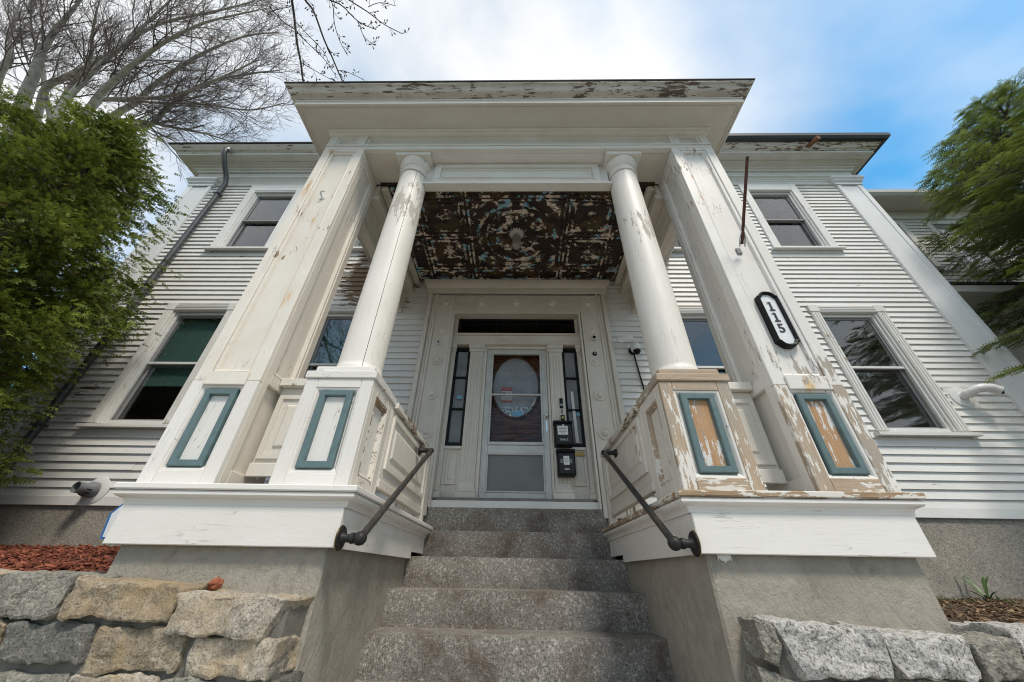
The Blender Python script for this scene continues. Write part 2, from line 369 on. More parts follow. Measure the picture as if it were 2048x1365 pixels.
# ------------------------------------------------------------------ mesh helpers
class MB:
    def __init__(s):
        s.v = []; s.f = []
    def add(s, vs, fs):
        o = len(s.v); s.v.extend(vs); s.f.extend([tuple(i + o for i in f) for f in fs]); return s
    def box(s, x0, x1, y0, y1, z0, z1, c=0.0):
        if x0 > x1: x0, x1 = x1, x0
        if y0 > y1: y0, y1 = y1, y0
        c = min(c, (x1 - x0) * 0.45, (y1 - y0) * 0.45, (z1 - z0) * 0.45)
        if c <= 0:
            return s.add([(x0, y0, z0), (x1, y0, z0), (x1, y1, z0), (x0, y1, z0), (x0, y0, z1), (x1, y0, z1), (x1, y1, z1), (x0, y1, z1)],
                         [(3, 2, 1, 0), (4, 5, 6, 7), (0, 1, 5, 4), (1, 2, 6, 5), (2, 3, 7, 6), (3, 0, 4, 7)])
        vs = []; idx = {}
        X = (x0, x1); Y = (y0, y1); Z = (z0, z1)
        for i in (0, 1):
            for j in (0, 1):
                for k in (0, 1):
                    sx, sy, sz = (c if i == 0 else -c), (c if j == 0 else -c), (c if k == 0 else -c)
                    idx[i, j, k, 'x'] = len(vs); vs.append((X[i], Y[j] + sy, Z[k] + sz))
                    idx[i, j, k, 'y'] = len(vs); vs.append((X[i] + sx, Y[j], Z[k] + sz))
                    idx[i, j, k, 'z'] = len(vs); vs.append((X[i] + sx, Y[j] + sy, Z[k]))
        fs = []
        for i in (0, 1):
            q = [idx[i, 0, 0, 'x'], idx[i, 1, 0, 'x'], idx[i, 1, 1, 'x'], idx[i, 0, 1, 'x']]; fs.append(tuple(q if i else q[::-1]))
            q = [idx[0, i, 0, 'y'], idx[1, i, 0, 'y'], idx[1, i, 1, 'y'], idx[0, i, 1, 'y']]; fs.append(tuple(q[::-1] if i else q))
            q = [idx[0, 0, i, 'z'], idx[1, 0, i, 'z'], idx[1, 1, i, 'z'], idx[0, 1, i, 'z']]; fs.append(tuple(q if i else q[::-1]))
        for i in (0, 1):
            for j in (0, 1):
                fs.append((idx[i, j, 0, 'x'], idx[i, j, 1, 'x'], idx[i, j, 1, 'y'], idx[i, j, 0, 'y']))
                fs.append((idx[i, 0, j, 'x'], idx[i, 1, j, 'x'], idx[i, 1, j, 'z'], idx[i, 0, j, 'z']))
                fs.append((idx[0, i, j, 'y'], idx[1, i, j, 'y'], idx[1, i, j, 'z'], idx[0, i, j, 'z']))
        for k3 in [(i, j, k) for i in (0, 1) for j in (0, 1) for k in (0, 1)]:
            fs.append((idx[(*k3, 'x')], idx[(*k3, 'y')], idx[(*k3, 'z')]))
        return s.add(vs, fs)
    def prism(s, poly, axis, a0, a1):
        n = len(poly)
        def p(q, a):
            return {'x': (a, q[0], q[1]), 'y': (q[0], a, q[1]), 'z': (q[0], q[1], a)}[axis]
        vs = [p(q, a0) for q in poly] + [p(q, a1) for q in poly]
        fs = [tuple(range(n - 1, -1, -1)), tuple(range(n, 2 * n))] + [(i, (i + 1) % n, n + (i + 1) % n, n + i) for i in range(n)]
        return s.add(vs, fs)
    def sweep(s, prof, path, closed_prof=True):
        P = [Vector(p) for p in path]; n = len(P)
        rings = []
        for i in range(n):
            d0 = (P[i] - P[i - 1]).normalized() if i else None
            d1 = (P[i + 1] - P[i]).normalized() if i < n - 1 else None
            n0 = Vector((d0.y, -d0.x)) if d0 else None
            n1 = Vector((d1.y, -d1.x)) if d1 else None
            if n0 is None: off = n1
            elif n1 is None: off = n0
            else:
                off = (n0 + n1); off = off / max(0.2, off.dot(n0))
            rings.append([(P[i].x + off.x * d, P[i].y + off.y * d, z) for d, z in prof])
        m = len(prof); vs = [v for r in rings for v in r]; fs = []
        for i in range(n - 1):
            for j in range(m if closed_prof else m - 1):
                k = (j + 1) % m
                fs.append((i * m + j, i * m + k, (i + 1) * m + k, (i + 1) * m + j))
        if closed_prof:
            fs.append(tuple(range(m))); fs.append(tuple((n - 1) * m + j for j in range(m - 1, -1, -1)))
        return s.add(vs, fs)
    def lathe(s, prof, c=(0, 0, 0), n=24, a0=0.0, a1=2 * math.pi, M4=None, caps=True):
        full = abs(a1 - a0 - 2 * math.pi) < 1e-6
        k = n if full else n + 1
        vs = []
        for r, z in prof:
            for i in range(k):
                a = a0 + (a1 - a0) * i / n
                p = Vector((r * math.cos(a), r * math.sin(a), z))
                if M4 is not None: p = M4 @ p
                vs.append((p.x + c[0], p.y + c[1], p.z + c[2]))
        fs = []
        for j in range(len(prof) - 1):
            for i in range(n):
                i2 = (i + 1) % k
                fs.append((j * k + i, j * k + i2, (j + 1) * k + i2, (j + 1) * k + i))
        if caps and full and prof[0][0] > 2e-4: fs.append(tuple(range(k - 1, -1, -1)))
        if caps and full and prof[-1][0] > 2e-4: fs.append(tuple((len(prof) - 1) * k + i for i in range(k)))
        return s.add(vs, fs)
    def tube(s, pts, rad, n=8, cap=True):
        P = [Vector(p) for p in pts]; m = len(P)
        if not hasattr(rad, '__len__'): rad = [rad] * m
        prev = None; vs = []
        for i in range(m):
            d = (P[min(i + 1, m - 1)] - P[max(i - 1, 0)]).normalized()
            if prev is None:
                a = Vector((0, 0, 1)) if abs(d.z) < 0.9 else Vector((1, 0, 0))
                u = d.cross(a).normalized()
            else:
                u = (prev - d * prev.dot(d)).normalized()
            prev = u; w = d.cross(u)
            for k in range(n):
                a = 2 * math.pi * k / n
                q = P[i] + (u * math.cos(a) + w * math.sin(a)) * rad[i]
                vs.append((q.x, q.y, q.z))
        fs = [(i * n + k, i * n + (k + 1) % n, (i + 1) * n + (k + 1) % n, (i + 1) * n + k) for i in range(m - 1) for k in range(n)]
        if cap:
            fs.append(tuple(range(n - 1, -1, -1))); fs.append(tuple((m - 1) * n + k for k in range(n)))
        return s.add(vs, fs)
    def loft(s, T, u0, u1, v0, v1, prof, cap=True):
        """nested rectangles: prof = [(inset, height)], T maps (u, v, w) to the world"""
        if u0 > u1: u0, u1 = u1, u0
        vs = []; fs = []
        for t, h in prof:
            for (u, v) in ((u0 + t, v0 + t), (u1 - t, v0 + t), (u1 - t, v1 - t), (u0 + t, v1 - t)):
                vs.append(T(u, v, h))
        m = len(prof)
        for j in range(m - 1):
            for i in range(4):
                fs.append((j * 4 + i, j * 4 + (i + 1) % 4, (j + 1) * 4 + (i + 1) % 4, (j + 1) * 4 + i))
        if cap: fs.append(tuple((m - 1) * 4 + i for i in range(4)))
        return s.add(vs, fs)

def link(o, parent):
    COL.objects.link(o)
    if parent is not None:
        o.parent = parent
        if parent.type == 'EMPTY':
            o.matrix_parent_inverse = Matrix.Translation(-Vector(parent.location))
    return o

def obj(name, mb, mat, parent=None, smooth=None):
    me = bpy.data.meshes.new(name)
    me.from_pydata(mb.v, [], mb.f)
    if smooth is not None:
        me.polygons.foreach_set('use_smooth', [True] * len(me.polygons))
        me.set_sharp_from_angle(angle=math.radians(smooth))
    me.materials.append(M[mat] if isinstance(mat, str) else mat)
    me.update()
    return link(bpy.data.objects.new(name, me), parent)

def tag(o, label, cat, group=None):
    o['label'] = label; o['category'] = cat
    if group: o['group'] = group
    return o

def root(name, label, cat, loc, group=None):
    o = bpy.data.objects.new(name, None); o.location = loc; o.empty_display_size = 0.2
    COL.objects.link(o)
    return tag(o, label, cat, group)

def struct(o, kind='structure'):
    o['kind'] = kind; return o

def bx(name, mat, parent, x0, x1, y0, y1, z0, z1, c=0.003):
    return obj(name, MB().box(x0, x1, y0, y1, z0, z1, c), mat, parent)

XC = -0.035
def mir(side):
    return (lambda x: x) if side < 0 else (lambda x: 2 * XC - x)

# ------------------------------------------------------------------ ground
def grid_mesh(x0, x1, y0, y1, nx, ny, zf):
    mb = MB()
    vs = [(x0 + (x1 - x0) * i / nx, y0 + (y1 - y0) * j / ny) for j in range(ny + 1) for i in range(nx + 1)]
    vs = [(x, y, zf(x, y)) for x, y in vs]
    fs = [(j * (nx + 1) + i, j * (nx + 1) + i + 1, (j + 1) * (nx + 1) + i + 1, (j + 1) * (nx + 1) + i) for j in range(ny) for i in range(nx)]
    return mb.add(vs, fs)
struct(obj('ground', MB().add([(-400, -400, -0.13), (400, -400, -0.13), (400, 400, -0.13), (-400, 400, -0.13)], [(0, 1, 2, 3)]), 'lawn'))
struct(obj('road', MB().box(-120, 120, -13, -2.6, -0.5, -0.12), 'asphalt'))
struct(obj('sidewalk', MB().box(-120, 120, -2.6, 2.2, -0.4, 0.0), 'concrete'))
def yz(x, y):
    return 0.02 * mnoise.noise(Vector((x * 1.3, y * 1.3, 0))) + 0.012 * mnoise.noise(Vector((x * 5, y * 5, 3)))
struct(obj('garden_bed', grid_mesh(-14, -2.1, 2.12, 4.6, 90, 22, lambda x, y: 1.375 + 0.29 * (y - 2.12) / 2.3 + yz(x, y)), 'mulchbase', smooth=60))
struct(obj('side_yard', grid_mesh(2.0, 14, 2.08, 5.4, 90, 24, lambda x, y: 1.255 + 0.09 * (y - 2.08) / 2.3 + yz(x, y)), 'soil', smooth=60))
struct(obj('back_yard', grid_mesh(-60, 60, 4.61, 60, 2, 2, lambda x, y: 1.2), 'lawn'))
struct(obj('lawn_bank_far', grid_mesh(-60, -14, 2.12, 4.6, 4, 2, lambda x, y: 1.36), 'lawn'))

# ------------------------------------------------------------------ house
house = root('house', 'white two-storey clapboard house with peeling paint, granite foundation and deep cornice', 'house', (0, 4.45, 1.2))
WIN = [(-5.09, 3.13, 4.89, 'f', 'shade'), (5.11, 3.13, 4.91, 'f', None), (-2.68, 3.13, 4.88, 'f', 'shadefull'), (2.64, 3.13, 4.88, 'f', None),
       (-5.09, 6.45, 8.03, 'p', None), (5.11, 6.48, 8.05, 'p', None), (-2.68, 6.45, 8.03, 'p', None), (2.64, 6.45, 8.03, 'p', None)]
holes = [(cx - .435, cx + .435, z0 - .055, z1 + .055) for cx, z0, z1, _, _ in WIN] + [(-1.03, 0.97, 2.12, 4.945)]
xs = sorted({-7.0, 7.0, *[h[0] for h in holes], *[h[1] for h in holes]})
zs = sorted({2.1, 8.9, *[h[2] for h in holes], *[h[3] for h in holes]})
mb = MB()
for i in range(len(xs) - 1):
    run = None
    for j in range(len(zs) - 1):
        mx, mz = (xs[i] + xs[i + 1]) / 2, (zs[j] + zs[j + 1]) / 2
        solid = not any(h[0] < mx < h[1] and h[2] < mz < h[3] for h in holes)
        if solid and run is None: run = zs[j]
        if (not solid or j == len(zs) - 2) and run is not None:
            e = zs[j + 1] if solid else zs[j]
            mb.box(xs[i], xs[i + 1], 4.452, 4.60, run, e); run = None
obj('wall', mb, 'siding', house)
obj('wall', MB().box(-7.0, -6.85, 4.60, 14.0, 1.0, 8.9), 'siding', house)
obj('wall', MB().box(6.85, 7.0, 4.60, 14.0, 1.0, 8.9), 'siding', house)
obj('wall', MB().box(-6.85, 6.85, 13.85, 14.0, 1.0, 8.9), 'siding', house)
obj('interior_wall', MB().box(-6.85, 6.85, 7.2, 7.3, 1.0, 8.9), 'darkroom', house)
obj('floor', MB().box(-6.85, 6.85, 4.60, 7.2, 2.0, 2.1), 'darkroom', house)
obj('floor', MB().box(-6.85, 6.85, 4.60, 7.2, 5.5, 5.8), 'darkroom', house)
bx('foundation', 'granfound', house, -6.97, 6.97, 4.446, 4.70, 0.9, 2.1, 0.01)
bx('water_table_board', 'trimx', house, -7.0, -1.47, 4.415, 4.4515, 2.085, 2.19, 0.004)
bx('water_table_board', 'trimx', house, 1.40, 7.0, 4.415, 4.4515, 2.085, 2.19, 0.004)

# clapboards
obst = [(cx - .56, cx + .56, z0 - .10, (z1 + .17 if st == 'f' else 8.4)) for cx, z0, z1, st, _ in WIN] + [(-1.44, 1.37, 2.0, 5.56)]
H = 0.1005; z = 2.185; row = 0
while z < 8.36:
    segs = [(-6.53, 6.53)]
    for (a, b_, c, d) in obst:
        if min(d, z + H) - max(c, z) > 0.03:
            ns = []
            for (p, q) in segs:
                if b_ <= p or a >= q: ns.append((p, q)); continue
                if a > p: ns.append((p, a))
                if b_ < q: ns.append((b_, q))
            segs = ns
    cut = []
    for (p, q) in segs:
        if q - p > 4 and random.random() < .55:
            m_ = random.uniform(p + 1.2, q - 1.2); cut += [(p, m_ - .0015), (m_ + .0015, q)]
        else: cut.append((p, q))
    for (p, q) in cut:
        j = random.uniform(-.0022, .0022); y = random.uniform(-.002, .0015); tl = random.uniform(-.002, .002)
        mb = MB()
        vs = []
        for xx, dz in ((p, j - tl), (q, j + tl)):
            vs += [(xx, 4.417 + y, z + dz), (xx, 4.4515, z + dz), (xx, 4.4515, z + H + .014), (xx, 4.443 + y * .4, z + H + .014)]
        mb.add(vs, [(3, 2, 1, 0), (4, 5, 6, 7), (0, 1, 5, 4), (1, 2, 6, 5), (2, 3, 7, 6), (3, 0, 4, 7)])
        obj('clapboard', mb, 'siding', house)
    z += H; row += 1

# corner boards with caps
for sx in (-1, 1):
    a, b_ = (6.52, 7.005) if sx > 0 else (-7.005, -6.52)
    cb = bx('corner_board', 'clean', house, a, b_, 4.405, 4.4515, 2.19, 8.30, 0.003)
    for e0, e1 in ((a, a + .075), (b_ - .075, b_)):
        bx('corner_stile', 'clean', cb, e0, e1, 4.388, 4.406, 2.2, 8.30, 0.003)
    mbk = MB().sweep([(0, 8.27), (.02, 8.27), (.02, 8.33), (.05, 8.36), (.05, 8.385), (.085, 8.43), (.085, 8.465), (0, 8.465)],
                     [(a - .01, 4.45), (a - .01, 4.395), (b_ + .01, 4.395), (b_ + .01, 4.45)])
    obj('corner_capital', mbk, 'clean', cb)
    side = MB().box(sx * 7.002, sx * 7.022, 4.39, 4.85, 2.19, 8.46, .002)
    obj('corner_return', side, 'clean', cb)

# main entablature and cornice (swept round the three visible sides)
path = [(-7.0, 13.9), (-7.0, 4.452), (7.0, 4.452), (7.0, 13.9)]
obj('architrave', MB().sweep([(0, 8.31), (.045, 8.31), (.045, 8.40), (.052, 8.40), (.052, 8.455), (0, 8.455)], path), 'corn', house)
obj('architrave_moulding', MB().sweep([(0, 8.457), (.06, 8.457), (.075, 8.49), (.105, 8.52), (.105, 8.55), (.05, 8.565), (0, 8.565)], path), 'corn', house)
obj('frieze', MB().sweep([(0, 8.567), (.04, 8.567), (.04, 8.76), (0, 8.76)], path), 'corn', house)
obj('bed_moulding', MB().sweep([(0, 8.762), (.075, 8.762), (.085, 8.79), (.12, 8.81), (.12, 8.84), (.165, 8.855), (.165, 8.88), (.215, 8.895), (.215, 8.915), (.0, 8.915)], path), 'corn', house)
obj('cornice_soffit', MB().sweep([(0, 8.917), (.35, 8.917), (.35, 8.93), (.37, 8.93), (.37, 8.985), (0, 8.985)], path), 'corn', house)
obj('crown_moulding', MB().sweep([(.1, 8.987), (.385, 8.987), (.39, 9.0), (.41, 9.01), (.445, 9.03), (.46, 9.06), (.49, 9.08), (.50, 9.105), (.1, 9.105)], path), 'cornworn', house, smooth=40)
obj('roof_edge', MB().sweep([(0, 9.107), (.525, 9.107), (.53, 9.125), (.525, 9.145), (0, 9.145)], path), 'roofing', house)
rf = obj('roof', MB().add([(-7.5, 3.95, 9.147), (7.5, 3.95, 9.147), (7.5, 14.4, 9.147), (-7.5, 14.4, 9.147), (-3, 8.2, 10.6), (3, 8.2, 10.6), (3, 9.8, 10.6), (-3, 9.8, 10.6)],
     [(0, 1, 5, 4), (1, 2, 6, 5), (2, 3, 7, 6), (3, 0, 4, 7), (4, 5, 6, 7)]), 'roofing', house)
for k in range(78):                                   # shingle butts along the front eave
    x = -7.5 + k * 15.0 / 77; hh_ = 9.175 if x > 2.4 else 9.158
    if x < 2.4: continue
    obj('shingle_rib', MB().prism([(x - .03, 9.146), (x + .03, 9.146), (x + .018, hh_), (x - .018, hh_)], 'y', 3.90, 4.3), 'roofing', rf)
g = tag(obj('gutter', MB().sweep([(.50, 9.105), (.515, 9.09), (.57, 9.10), (.61, 9.15), (.615, 9.235), (.60, 9.235), (.585, 9.16), (.54, 9.15)], [(2.0, 4.452), (7.02, 4.452), (7.02, 5.4)]), 'gutter', house), 'x', 'x')
for k in ('label', 'category'): del g[k]
obj('outlet_stub', MB().tube([(6.02, 4.0, 9.03), (6.06, 3.80, 8.99)], [.045, .047], 14), 'rustpipe', house, smooth=40)

# windows
def window(cx, z0, z1, style, shade):
    gh, op = .375, .435
    cas = MB()
    jw = .14
    top = z1 + .055
    for s in (-1, 1):
        xa, xb = sorted((cx + s * op, cx + s * (op + jw)))
        cas.box(xa, xb, 4.398, 4.4515, z0 - .055, top if style == 'f' else 8.312, .004)
        if style == 'f':
            for q in (.2, .5, .8):
                xm = xa + (xb - xa) * q
                cas.box(xm - .014, xm + .014, 4.391, 4.3985, z0 - .05, top - .005, .004)
        # inner jamb and stop
        xi, xj = sorted((cx + s * (op - .028), cx + s * (op - .001)))
        cas.box(xi, xj, 4.425, 4.60, z0 - .05, top, .003)
    mat = 'trimworn' if style == 'f' else 'trim'
    w = obj('window', cas, mat, house)
    hd = MB()
    if style == 'f':
        hd.box(cx - op, cx + op, 4.398, 4.4515, top, top + .115, .004)
        for q in (.028, .06, .092):
            hd.box(cx - op, cx + op, 4.39, 4.3985, top + q - .009, top + q + .009, .003)
        for s in (-1, 1):
            xa, xb = sorted((cx + s * op, cx + s * (op + jw)))
            obj('corner_block', MB().box(xa - .008, xb + .008, 4.388, 4.4515, top + .002, top + .132, .005), mat, w)
    else:
        hd.box(cx - op + .001, cx + op - .001, 4.40, 4.4515, top, 8.312, .004)
        hd.box(cx - op + .001, cx + op - .001, 4.392, 4.4005, top + .03, top + .05, .003)
    obj('head_casing', hd, 'trimx', w)
    obj('sill', MB().prism([(4.60, z0 - .055), (4.345, z0 - .085), (4.345, z0 - .125), (4.40, z0 - .125), (4.4515, z0 - .115), (4.60, z0 - .115)], 'x', cx - op - jw - .05, cx + op + jw + .05), 'trimx', w)
    zm = (z0 + z1) / 2
    # storm frame, white, then two sashes
    fr = MB()
    for (a, b_, c, d) in ((cx - .407, cx - gh, z0 - .05, z1 + .05), (cx + gh, cx + .407, z0 - .05, z1 + .05), (cx - gh, cx + gh, z0 - .05, z0), (cx - gh, cx + gh, z1, z1 + .05)):
        fr.box(a, b_, 4.455, 4.49, c, d, .003)
    obj('window_frame', fr, 'sashw', w)
    for nm, a, b_, y in (('upper_sash', zm, z1, 4.492), ('lower_sash', z0, zm + .03, 4.522)):
        sh = MB()
        t = .03
        sh.box(cx - gh, cx - gh + t, y, y + .028, a, b_, .003); sh.box(cx + gh - t, cx + gh, y, y + .028, a, b_, .003)
        sh.box(cx - gh + t, cx + gh - t, y, y + .028, a, a + .04, .003); sh.box(cx - gh + t, cx + gh - t, y, y + .028, b_ - t, b_, .003)
        obj(nm, sh, 'sash', w)
        obj('pane', MB().box(cx - gh + t, cx + gh - t, y + .012, y + .016, a + .04, b_ - t), 'glass', w)
    obj('meeting_rail', MB().box(cx - gh, cx + gh, 4.472, 4.4915, zm - .012, zm + .026, .005), 'sashw' if style == 'f' else 'sash', w)
    if shade:
        zb = z0 + (.58 if shade == 'shade' else .02)
        obj('roller_shade', MB().box(cx - gh + .01, cx + gh - .01, 4.565, 4.569, zb, z1), 'shade', w)
        obj('shade_bar', MB().box(cx - gh + .01, cx + gh - .01, 4.561, 4.575, zb - .03, zb - .001, .004), 'shade', w)
for w_ in WIN: window(*w_)

# ---- entrance: surround with rosettes
surround = obj('door_surround', MB().box(-1.03, .97, 4.402, 4.4515, 4.945, 5.28, .004), 'inner', house)
obj('side_casing', MB().box(-1.30, -1.031, 4.40, 4.4515, 2.03, 5.28, .004), 'innerz', surround)
obj('side_casing', MB().box(.971, 1.235, 4.40, 4.4515, 2.03, 5.28, .004), 'innerz', surround)
for s in (-1, 1):
    X = mir(s)
    mo = MB()
    mo.box(X(-1.335), X(-1.301), 4.385, 4.4515, 2.03, 5.30, .006)
    mo.box(X(-1.39), X(-1.336), 4.40, 4.4515, 2.03, 5.30, .012)
    mo.box(X(-1.46), X(-1.391), 4.37, 4.4515, 2.03, 5.30, .008)
    obj('backband', mo, 'innerz', surround)
    rv = MB().box(X(-1.029), X(-1.0), 4.403, 4.62, 2.12, 4.944, .003)
    obj('reveal', rv, 'innerz', surround)
obj('reveal', MB().box(-1.0, .93, 4.404, 4.62, 4.915, 4.944, .003), 'inner', surround)
obj('crown', MB().sweep([(0, 5.30), (.02, 5.30), (.03, 5.34), (.03, 5.40), (.07, 5.44), (.09, 5.50), (.09, 5.53), (0, 5.53)], [(-1.46, 4.45), (-1.46, 4.385), (1.39, 4.385), (1.39, 4.45)]), 'inner', surround, smooth=30)
rp = [(0.0, .036), (.018, .036), (.031, .030), (.036, .016), (.046, .008), (.060, .006), (.070, .014), (.079, .014), (.084, 0.0)]
RX = Matrix.Rotation(math.radians(90), 4, 'X')
def rosette(x, z):
    obj('rosette', MB().lathe([(max(r, 1e-4), h) for r, h in rp], (x, 4.401, z), 20, M4=RX), 'innerz', surround, smooth=50)
for x in (-1.165, -.60, -.035, .53, 1.10): rosette(x, 5.11)
for z in (4.575, 4.05, 3.52, 2.995, 2.49):
    rosette(-1.165, z); rosette(1.10, z)
# sill and threshold
bx('door_sill', 'trimx', house, -1.0, .93, 4.43, 4.62, 2.121, 2.20, .004)
bx('threshold', 'deck', house, -.97, .90, 4.45, 4.70, 2.201, 2.235, .006)
# transom
tr = bx('transom_bar', 'inner', house, -1.0, .93, 4.52, 4.62, 4.40, 4.60, .004)
bx('transom_shelf', 'inner', tr, -1.0, .93, 4.49, 4.519, 4.565, 4.60, .004)
bx('transom_shelf', 'inner', tr, -1.0, .93, 4.50, 4.519, 4.40, 4.435, .004)
tf = MB()
for (a, b_, c, d) in ((-.955, .885, 4.60, 4.635), (-.955, .885, 4.88, 4.914), (-.955, -.92, 4.635, 4.88), (.85, .885, 4.635, 4.88), (-.36, -.345, 4.635, 4.88), (.275, .29, 4.635, 4.88)):
    tf.box(a, b_, 4.555, 4.60, c, d, .002)
tw = obj('transom_window', tf, 'black', house)
bx('side_filler', 'inner', tw, -.999, -.956, 4.55, 4.61, 4.601, 4.914); bx('side_filler', 'inner', tw, .886, .929, 4.55, 4.61, 4.601, 4.914)
for a, b_ in ((-.92, -.36), (-.345, .275), (.29, .85)):
    obj('pane', MB().box(a, b_, 4.58, 4.584, 4.635, 4.88), 'doorglass', tw)
# pilasters beside the door and at the jambs, sidelights, apron panels
for s in (-1, 1):
    X = mir(s)
    for nm, a, b_, cap in (('door_pilaster', -.72, -.525, .022), ('jamb_pilaster', -.999, -.945, .02)):
        p = obj(nm, MB().box(X(a), X(b_), 4.535, 4.62, 2.235, 4.40, .004), 'innerz', house)
        fl = MB()
        if nm == 'door_pilaster':
            for q in range(4):
                xm = a + .035 + q * .042
                fl.box(X(xm - .013), X(xm + .013), 4.527, 4.5355, 2.42, 4.22, .005)
            obj('fluting', fl, 'innerz', p)
        lo = a - cap if nm == 'door_pilaster' else a
        st = MB()
        st.box(X(lo), X(b_ + cap), 4.505, 4.5345, 4.335, 4.3995, .004)
        st.box(X(lo + .008), X(b_ + cap - .008), 4.517, 4.5345, 4.28, 4.334, .004)
        obj('capital', st, 'innerz', p)
        st = MB()
        st.box(X(lo - .01 if nm == 'door_pilaster' else a), X(b_ + cap), 4.505, 4.5345, 2.236, 2.31, .004)
        st.box(X(lo), X(b_ + cap - .006), 4.515, 4.5345, 2.311, 2.35, .008)
        obj('base', st, 'innerz', p)
    sf = MB()
    for (a, b_, c, d) in ((-.945, -.912, 2.87, 4.36), (-.755, -.722, 2.87, 4.36), (-.912, -.755, 2.87, 2.915), (-.912, -.755, 4.32, 4.36), (-.912, -.755, 3.375, 3.39), (-.912, -.755, 3.86, 3.875)):
        sf.box(X(a), X(b_), 4.56, 4.605, c, d, .002)
    sl = obj('sidelight', sf, 'black', house)
    for c, d in ((2.915, 3.375), (3.39, 3.86), (3.875, 4.32)):
        obj('pane', MB().box(X(-.912), X(-.755), 4.582, 4.586, c, d), 'doorglass', sl)
    obj('curtain', MB().box(X(-.92), X(-.75), 4.607, 4.611, 2.9, 4.33), 'curtain', sl)
    ap = obj('apron_panel', MB().box(X(-.944), X(-.721), 4.575, 4.62, 2.235, 2.869, .003), 'innerz', house)
    obj('raised_panel', MB().loft(lambda u, v, w: (u, 4.5745 - w, v), X(-.905), X(-.765), 2.42, 2.80, [(0, 0), (.012, .012), (.03, .004), (.045, .012)]), 'innerz', ap)
    obj('panel_foot', MB().prism([(X(-.915), 2.40), (X(-.755), 2.40), (X(-.795), 2.445), (X(-.875), 2.445)], 'y', 4.556, 4.5735), 'innerz', ap)
    obj('apron_ledge', MB().box(X(-.944), X(-.721), 4.55, 4.5745, 2.83, 2.868, .005), 'innerz', ap)
# stickers and paper strips on the sidelights
# front door (wood, oval light) behind the storm door
fd = obj('front_door', MB().box(-.43, .36, 4.72, 4.765, 2.24, 4.36, .004), 'doorwood', house)
def ellip(rx, rz, y0, y1, cx, cz, mb, n=40, inner=None):
    vs = []; fs = []
    for k in range(n):
        a = 2 * math.pi * k / n
        vs += [(cx + rx * math.cos(a), y0, cz + rz * math.sin(a)), (cx + inner[0] * math.cos(a), y1, cz + inner[1] * math.sin(a))] if inner else [(cx + rx * math.cos(a), y0, cz + rz * math.sin(a))]
    if inner:
        fs = [(2 * k, 2 * k + 1, (2 * k + 3) % (2 * n), (2 * k + 2) % (2 * n)) for k in range(n)]
    else:
        fs = [tuple(range(n))]
    return mb.add(vs, fs)
em = MB()
ellip(.372, .525, 4.7195, 4.69, -.035, 3.80, em, inner=(.350, .50)); ellip(.350, .50, 4.69, 4.705, -.035, 3.80, em, inner=(.328, .475))
obj('oval_moulding', em, 'doorwood', fd, smooth=50)
obj('oval_curtain', ellip(.332, .48, 4.716, 0, -.035, 3.80, MB()), 'curtain', fd)
def lace():
    m, t, b, o = new_mat('leaded_lace_glass')
    pos = nd(t, 'ShaderNodeNewGeometry').outputs['Position']
    n = noise(t, vscale(t, pos, (1, 1, .4)), 60, 3, .7)
    t.links.new(mixc(t, mrange(t, n, .45, .55), (.10, .10, .10, 1), (.66, .66, .64, 1)), b.inputs['Base Color'])
    b.inputs['Roughness'].default_value = .3
    return m
M['lace'] = lace()
vs = []
for k in range(25):
    a = math.pi * (1.24 + .52 * k / 24)
    vs.append((-.035 + .327 * math.cos(a), 4.7135, 3.80 + .474 * math.sin(a)))
obj('lace_glass', MB().add(vs, [tuple(range(25))]), 'lace', fd)
for nm, (a, b_, c, d) in (('lock_rail', (-.42, .35, 3.16, 3.20)), ('lock_rail', (-.42, .35, 3.09, 3.12))):
    obj(nm, MB().box(a, b_, 4.70, 4.7198, c, d, .006), 'doorwood', fd)
obj('lower_panel', MB().loft(lambda u, v, w: (u, 4.7198 - w, v), -.38, .31, 2.40, 3.02, [(0, 0), (.02, .014), (.05, .002), (.11, .016)]), 'doorwood', fd)
obj('glass_tape', MB().add([(.19, 4.7125, 3.50), (.215, 4.7125, 3.49), (.265, 4.7125, 3.60), (.245, 4.7125, 3.615)], [(0, 1, 2, 3)]), 'paper', fd)
# storm door
sdm = MB()
for (a, b_, c, d) in ((-.475, -.395, 2.237, 4.36), (.34, .42, 2.237, 4.36), (-.395, .34, 4.30, 4.36), (-.395, .34, 2.237, 2.32), (-.395, .34, 2.79, 2.90)):
    sdm.box(a, b_, 4.60, 4.64, c, d, .006)
sdo = obj('storm_door', sdm, 'storm', house)
fr = MB()
for (a, b_, c, d) in ((-.395, -.372, 2.90, 4.30), (.317, .34, 2.90, 4.30), (-.372, .317, 4.277, 4.30), (-.372, .317, 2.90, 2.94), (-.372, .317, 3.60, 3.625)):
    fr.box(a, b_, 4.588, 4.63, c, d, .003)
obj('glazing_frame', fr, 'storm', sdo)
obj('pane', MB().box(-.372, .317, 4.612, 4.615, 3.625, 4.277), 'doorglass', sdo)
obj('pane', MB().box(-.372, .317, 4.612, 4.615, 2.94, 3.60), 'doorglass', sdo)
obj('screen_panel', MB().box(-.395, .34, 4.615, 4.62, 2.32, 2.79), 'screen', sdo)
fr = MB()
for (a, b_, c, d) in ((-.395, -.378, 2.32, 2.79), (.323, .34, 2.32, 2.79), (-.378, .323, 2.32, 2.337), (-.378, .323, 2.773, 2.79)):
    fr.box(a, b_, 4.592, 4.63, c, d, .003)
obj('screen_frame', fr, 'storm', sdo)
obj('door_handle', MB().lathe([(.03, 0), (.03, .008), (.012, .012), (.012, .03), (.026, .04), (.03, .055), (.02, .068), (1e-4, .072)], (.385, 4.60, 3.30), 18, M4=RX), 'silver', sdo, smooth=40)
